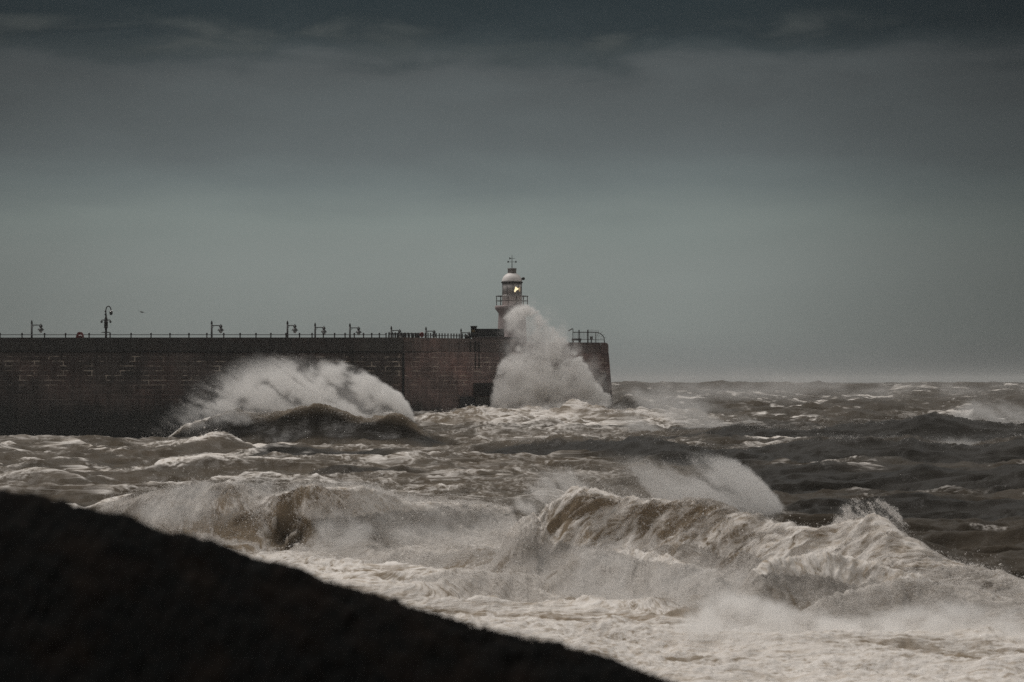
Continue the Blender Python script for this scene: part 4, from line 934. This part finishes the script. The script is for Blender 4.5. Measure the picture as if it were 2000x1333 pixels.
n1 = g.noise(p, 2.4, 5, .6); n2 = g.noise(p, 22, 4, .6)
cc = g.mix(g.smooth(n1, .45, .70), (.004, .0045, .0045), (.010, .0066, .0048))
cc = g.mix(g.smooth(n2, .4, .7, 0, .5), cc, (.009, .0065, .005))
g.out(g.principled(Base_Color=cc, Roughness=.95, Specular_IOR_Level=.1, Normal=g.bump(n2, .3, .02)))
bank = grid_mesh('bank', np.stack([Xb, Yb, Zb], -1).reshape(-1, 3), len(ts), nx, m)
tag(bank, 'dark earth bank sloping across the near corner', None, None, 'structure')
# short turf along its top
nbl = 9000
x = RNG.uniform(-4.4, 2.9, nbl); t = RNG.normal(0, .10, nbl); y = YB+t*2.0
cl = fbm(x*3.5, y*3.5, 3, 740)
z = np.interp(x, sx_, sz_)+.05-np.maximum(-t*2, 0)**1.15*1.15-np.maximum(t*2, 0)*.62-.05
hh = (.002+.016*np.clip((cl-.46)*4, 0, 1))*RNG.uniform(.4, 1.2, nbl)
an = RNG.uniform(0, 6.283, nbl); ln = RNG.uniform(0, .6, nbl)*hh
w = .006
base = np.stack([x, y, z], -1); side = np.stack([np.cos(an)*w, np.sin(an)*w, 0*an], -1)
tip = base+np.stack([np.cos(an+1.3)*ln+.3*hh, np.sin(an+1.3)*ln, hh+.022], -1)
Vb = np.stack([base-side, base+side, tip], 1).reshape(-1, 3); me = bpy.data.meshes.new('grass')
fill(me, Vb, np.arange(nbl*3).reshape(-1, 3).astype(np.int32)); m = simple('dark_turf', (.009, .008, .006), .9); me.materials.append(m)
o = bpy.data.objects.new('grass', me); col.objects.link(o); tag(o, 'short dark turf along the ridge of the near bank', 'grass', None, 'stuff')
# ================================================================== SKY, LIGHT, AIR, CAMERA
SUN_EL, SUN_AZ = math.radians(60), math.radians(-62)      # azimuth from +Y towards +X (minus is left): behind the pier, high up
w = bpy.data.worlds.new('World'); scene.world = w; w.use_nodes = True
nt = w.node_tree; nt.nodes.clear(); g = N(nt)
d = g.n('ShaderNodeTexCoord').outputs['Generated']
sep = g.n('ShaderNodeSeparateXYZ'); nt.links.new(d, sep.inputs[0]); dx, dy, dz_ = sep.outputs
sky = g.n('ShaderNodeTexSky', sky_type='NISHITA'); sky.sun_disc = False; sky.sun_elevation = SUN_EL; sky.sun_rotation = SUN_AZ; sky.dust_density = 3
# overcast: layers of cloud by height above the horizon, ragged underneath
strc = g.vmul(d, (1, 1, 4.5))
n1 = g.noise(strc, 9, 5, .55, .3); n2 = g.noise(g.vmul(d, (1, 1, 3.2)), 17, 4, .5, .4); n3 = g.noise(d, 2.2, 3, .5)
h = g.math('ADD', dz_, g.math('MULTIPLY', g.math('SUBTRACT', n1, .5), .020))
h = g.math('ADD', h, g.math('MULTIPLY', g.math('MULTIPLY', g.math('SUBTRACT', n2, .5), g.smooth(dz_, .07, .125)), .040))
stops = [(0.0, srgb(112, 116, 115)), (.020, srgb(125, 131, 128)), (.045, srgb(130, 137, 134)), (.060, srgb(126, 135, 132)), (.075, srgb(107, 116, 116)), (.086, srgb(95, 102, 103)), (.103, srgb(87, 93, 94)), (.119, srgb(79, 84, 85)), (.126, srgb(58, 66, 68)), (.134, srgb(42, 51, 54)), (.16, srgb(32, 42, 45)), (.21, srgb(60, 66, 68)), (.32, srgb(146, 144, 141)), (.55, srgb(188, 185, 180)), (1.0, srgb(196, 193, 188))]
base = g.ramp(h, stops)
# a few paler rags along the underside of the top deck of cloud
rag = g.math('MULTIPLY', g.smooth(n2, .50, .72), g.math('MULTIPLY', g.smooth(dz_, .118, .126), g.smooth(dz_, .142, .132)))
base = g.mix(g.math('MULTIPLY', rag, .6), base, srgb(84, 88, 86))
# darker to either side, darker still behind the viewer low down
az = g.math('ARCTAN2', dx, dy)
side = g.smooth(g.math('ABSOLUTE', g.math('ADD', az, .02)), .06, .26, 1, .55)
sideR = g.smooth(az, .06, .20, 1, .78)
low = g.smooth(dz_, .18, .45, 0, 1)
k = g.math('MULTIPLY', g.math('MULTIPLY', side, sideR), g.math('MULTIPLY_ADD', g.noise(g.vmul(d, (1, 1, 2.2)), 6, 4, .5, .6), .34, .83))
k = g.math('ADD', g.math('MULTIPLY', k, g.math('SUBTRACT', 1, low)), low)
rear = g.smooth(dy, -.55, .35, .62, 1)
k = g.math('MULTIPLY', k, rear)
kc = g.n('ShaderNodeCombineColor'); [nt.links.new(k, kc.inputs[i]) for i in range(3)]
over = g.mix(1, base, kc.outputs[0], 'MULTIPLY')
b1 = g.n('ShaderNodeBackground'); nt.links.new(sky.outputs[0], b1.inputs[0]); b1.inputs[1].default_value = .06
b2 = g.n('ShaderNodeBackground'); nt.links.new(over, b2.inputs[0]); b2.inputs[1].default_value = 1.0
mx = g.n('ShaderNodeMixShader'); mx.inputs[0].default_value = .97
nt.links.new(b1.outputs[0], mx.inputs[1]); nt.links.new(b2.outputs[0], mx.inputs[2])
wo = g.n('ShaderNodeOutputWorld'); nt.links.new(mx.outputs[0], wo.inputs[0])
sd = bpy.data.lights.new('sun', 'SUN'); sd.energy = 1.5; sd.angle = math.radians(14); sd.color = (1, .95, .90)
so = bpy.data.objects.new('sun', sd); col.objects.link(so)
dirv = Vector((math.sin(SUN_AZ)*math.cos(SUN_EL), math.cos(SUN_AZ)*math.cos(SUN_EL), math.sin(SUN_EL)))
so.rotation_euler = dirv.to_track_quat('Z', 'Y').to_euler(); so.location = (0, 0, 60)
# the wet air
HAZE = 0.00010
m, nt = newmat('sea_air'); g = N(nt); pv = g.n('ShaderNodeVolumePrincipled'); pv.inputs['Color'].default_value = (.86, .88, .88, 1); pv.inputs['Density'].default_value = HAZE; pv.inputs['Anisotropy'].default_value = .2
g.out(None, pv.outputs[0])
s = MB(); s.box((0, 8400, 12.5), (15200, 17200, 41)); hz = s.build('haze', m); tag(hz, 'thin salty haze over the water', 'haze', None, 'stuff')
cam = bpy.data.cameras.new('camera'); co = bpy.data.objects.new('camera', cam); col.objects.link(co)
co.location = (0, 0, CZ); co.rotation_euler = (math.pi/2, 0, 0)
cam.sensor_width = 36; cam.lens = 36*F/2000; cam.shift_y = (HZ-1333/2)/2000; cam.clip_start = .1; cam.clip_end = 40000
cam.dof.use_dof = True; cam.dof.focus_distance = 400; cam.dof.aperture_fstop = cam.lens/42
scene.camera = co
vs_ = scene.view_settings; vs_.view_transform = 'Standard'; vs_.look = 'None'; vs_.exposure = 0; vs_.gamma = 1
cy = scene.cycles; cy.use_denoising = False; cy.volume_bounces = 24; cy.diffuse_bounces = 6; cy.max_bounces = 28; cy.transparent_max_bounces = 8
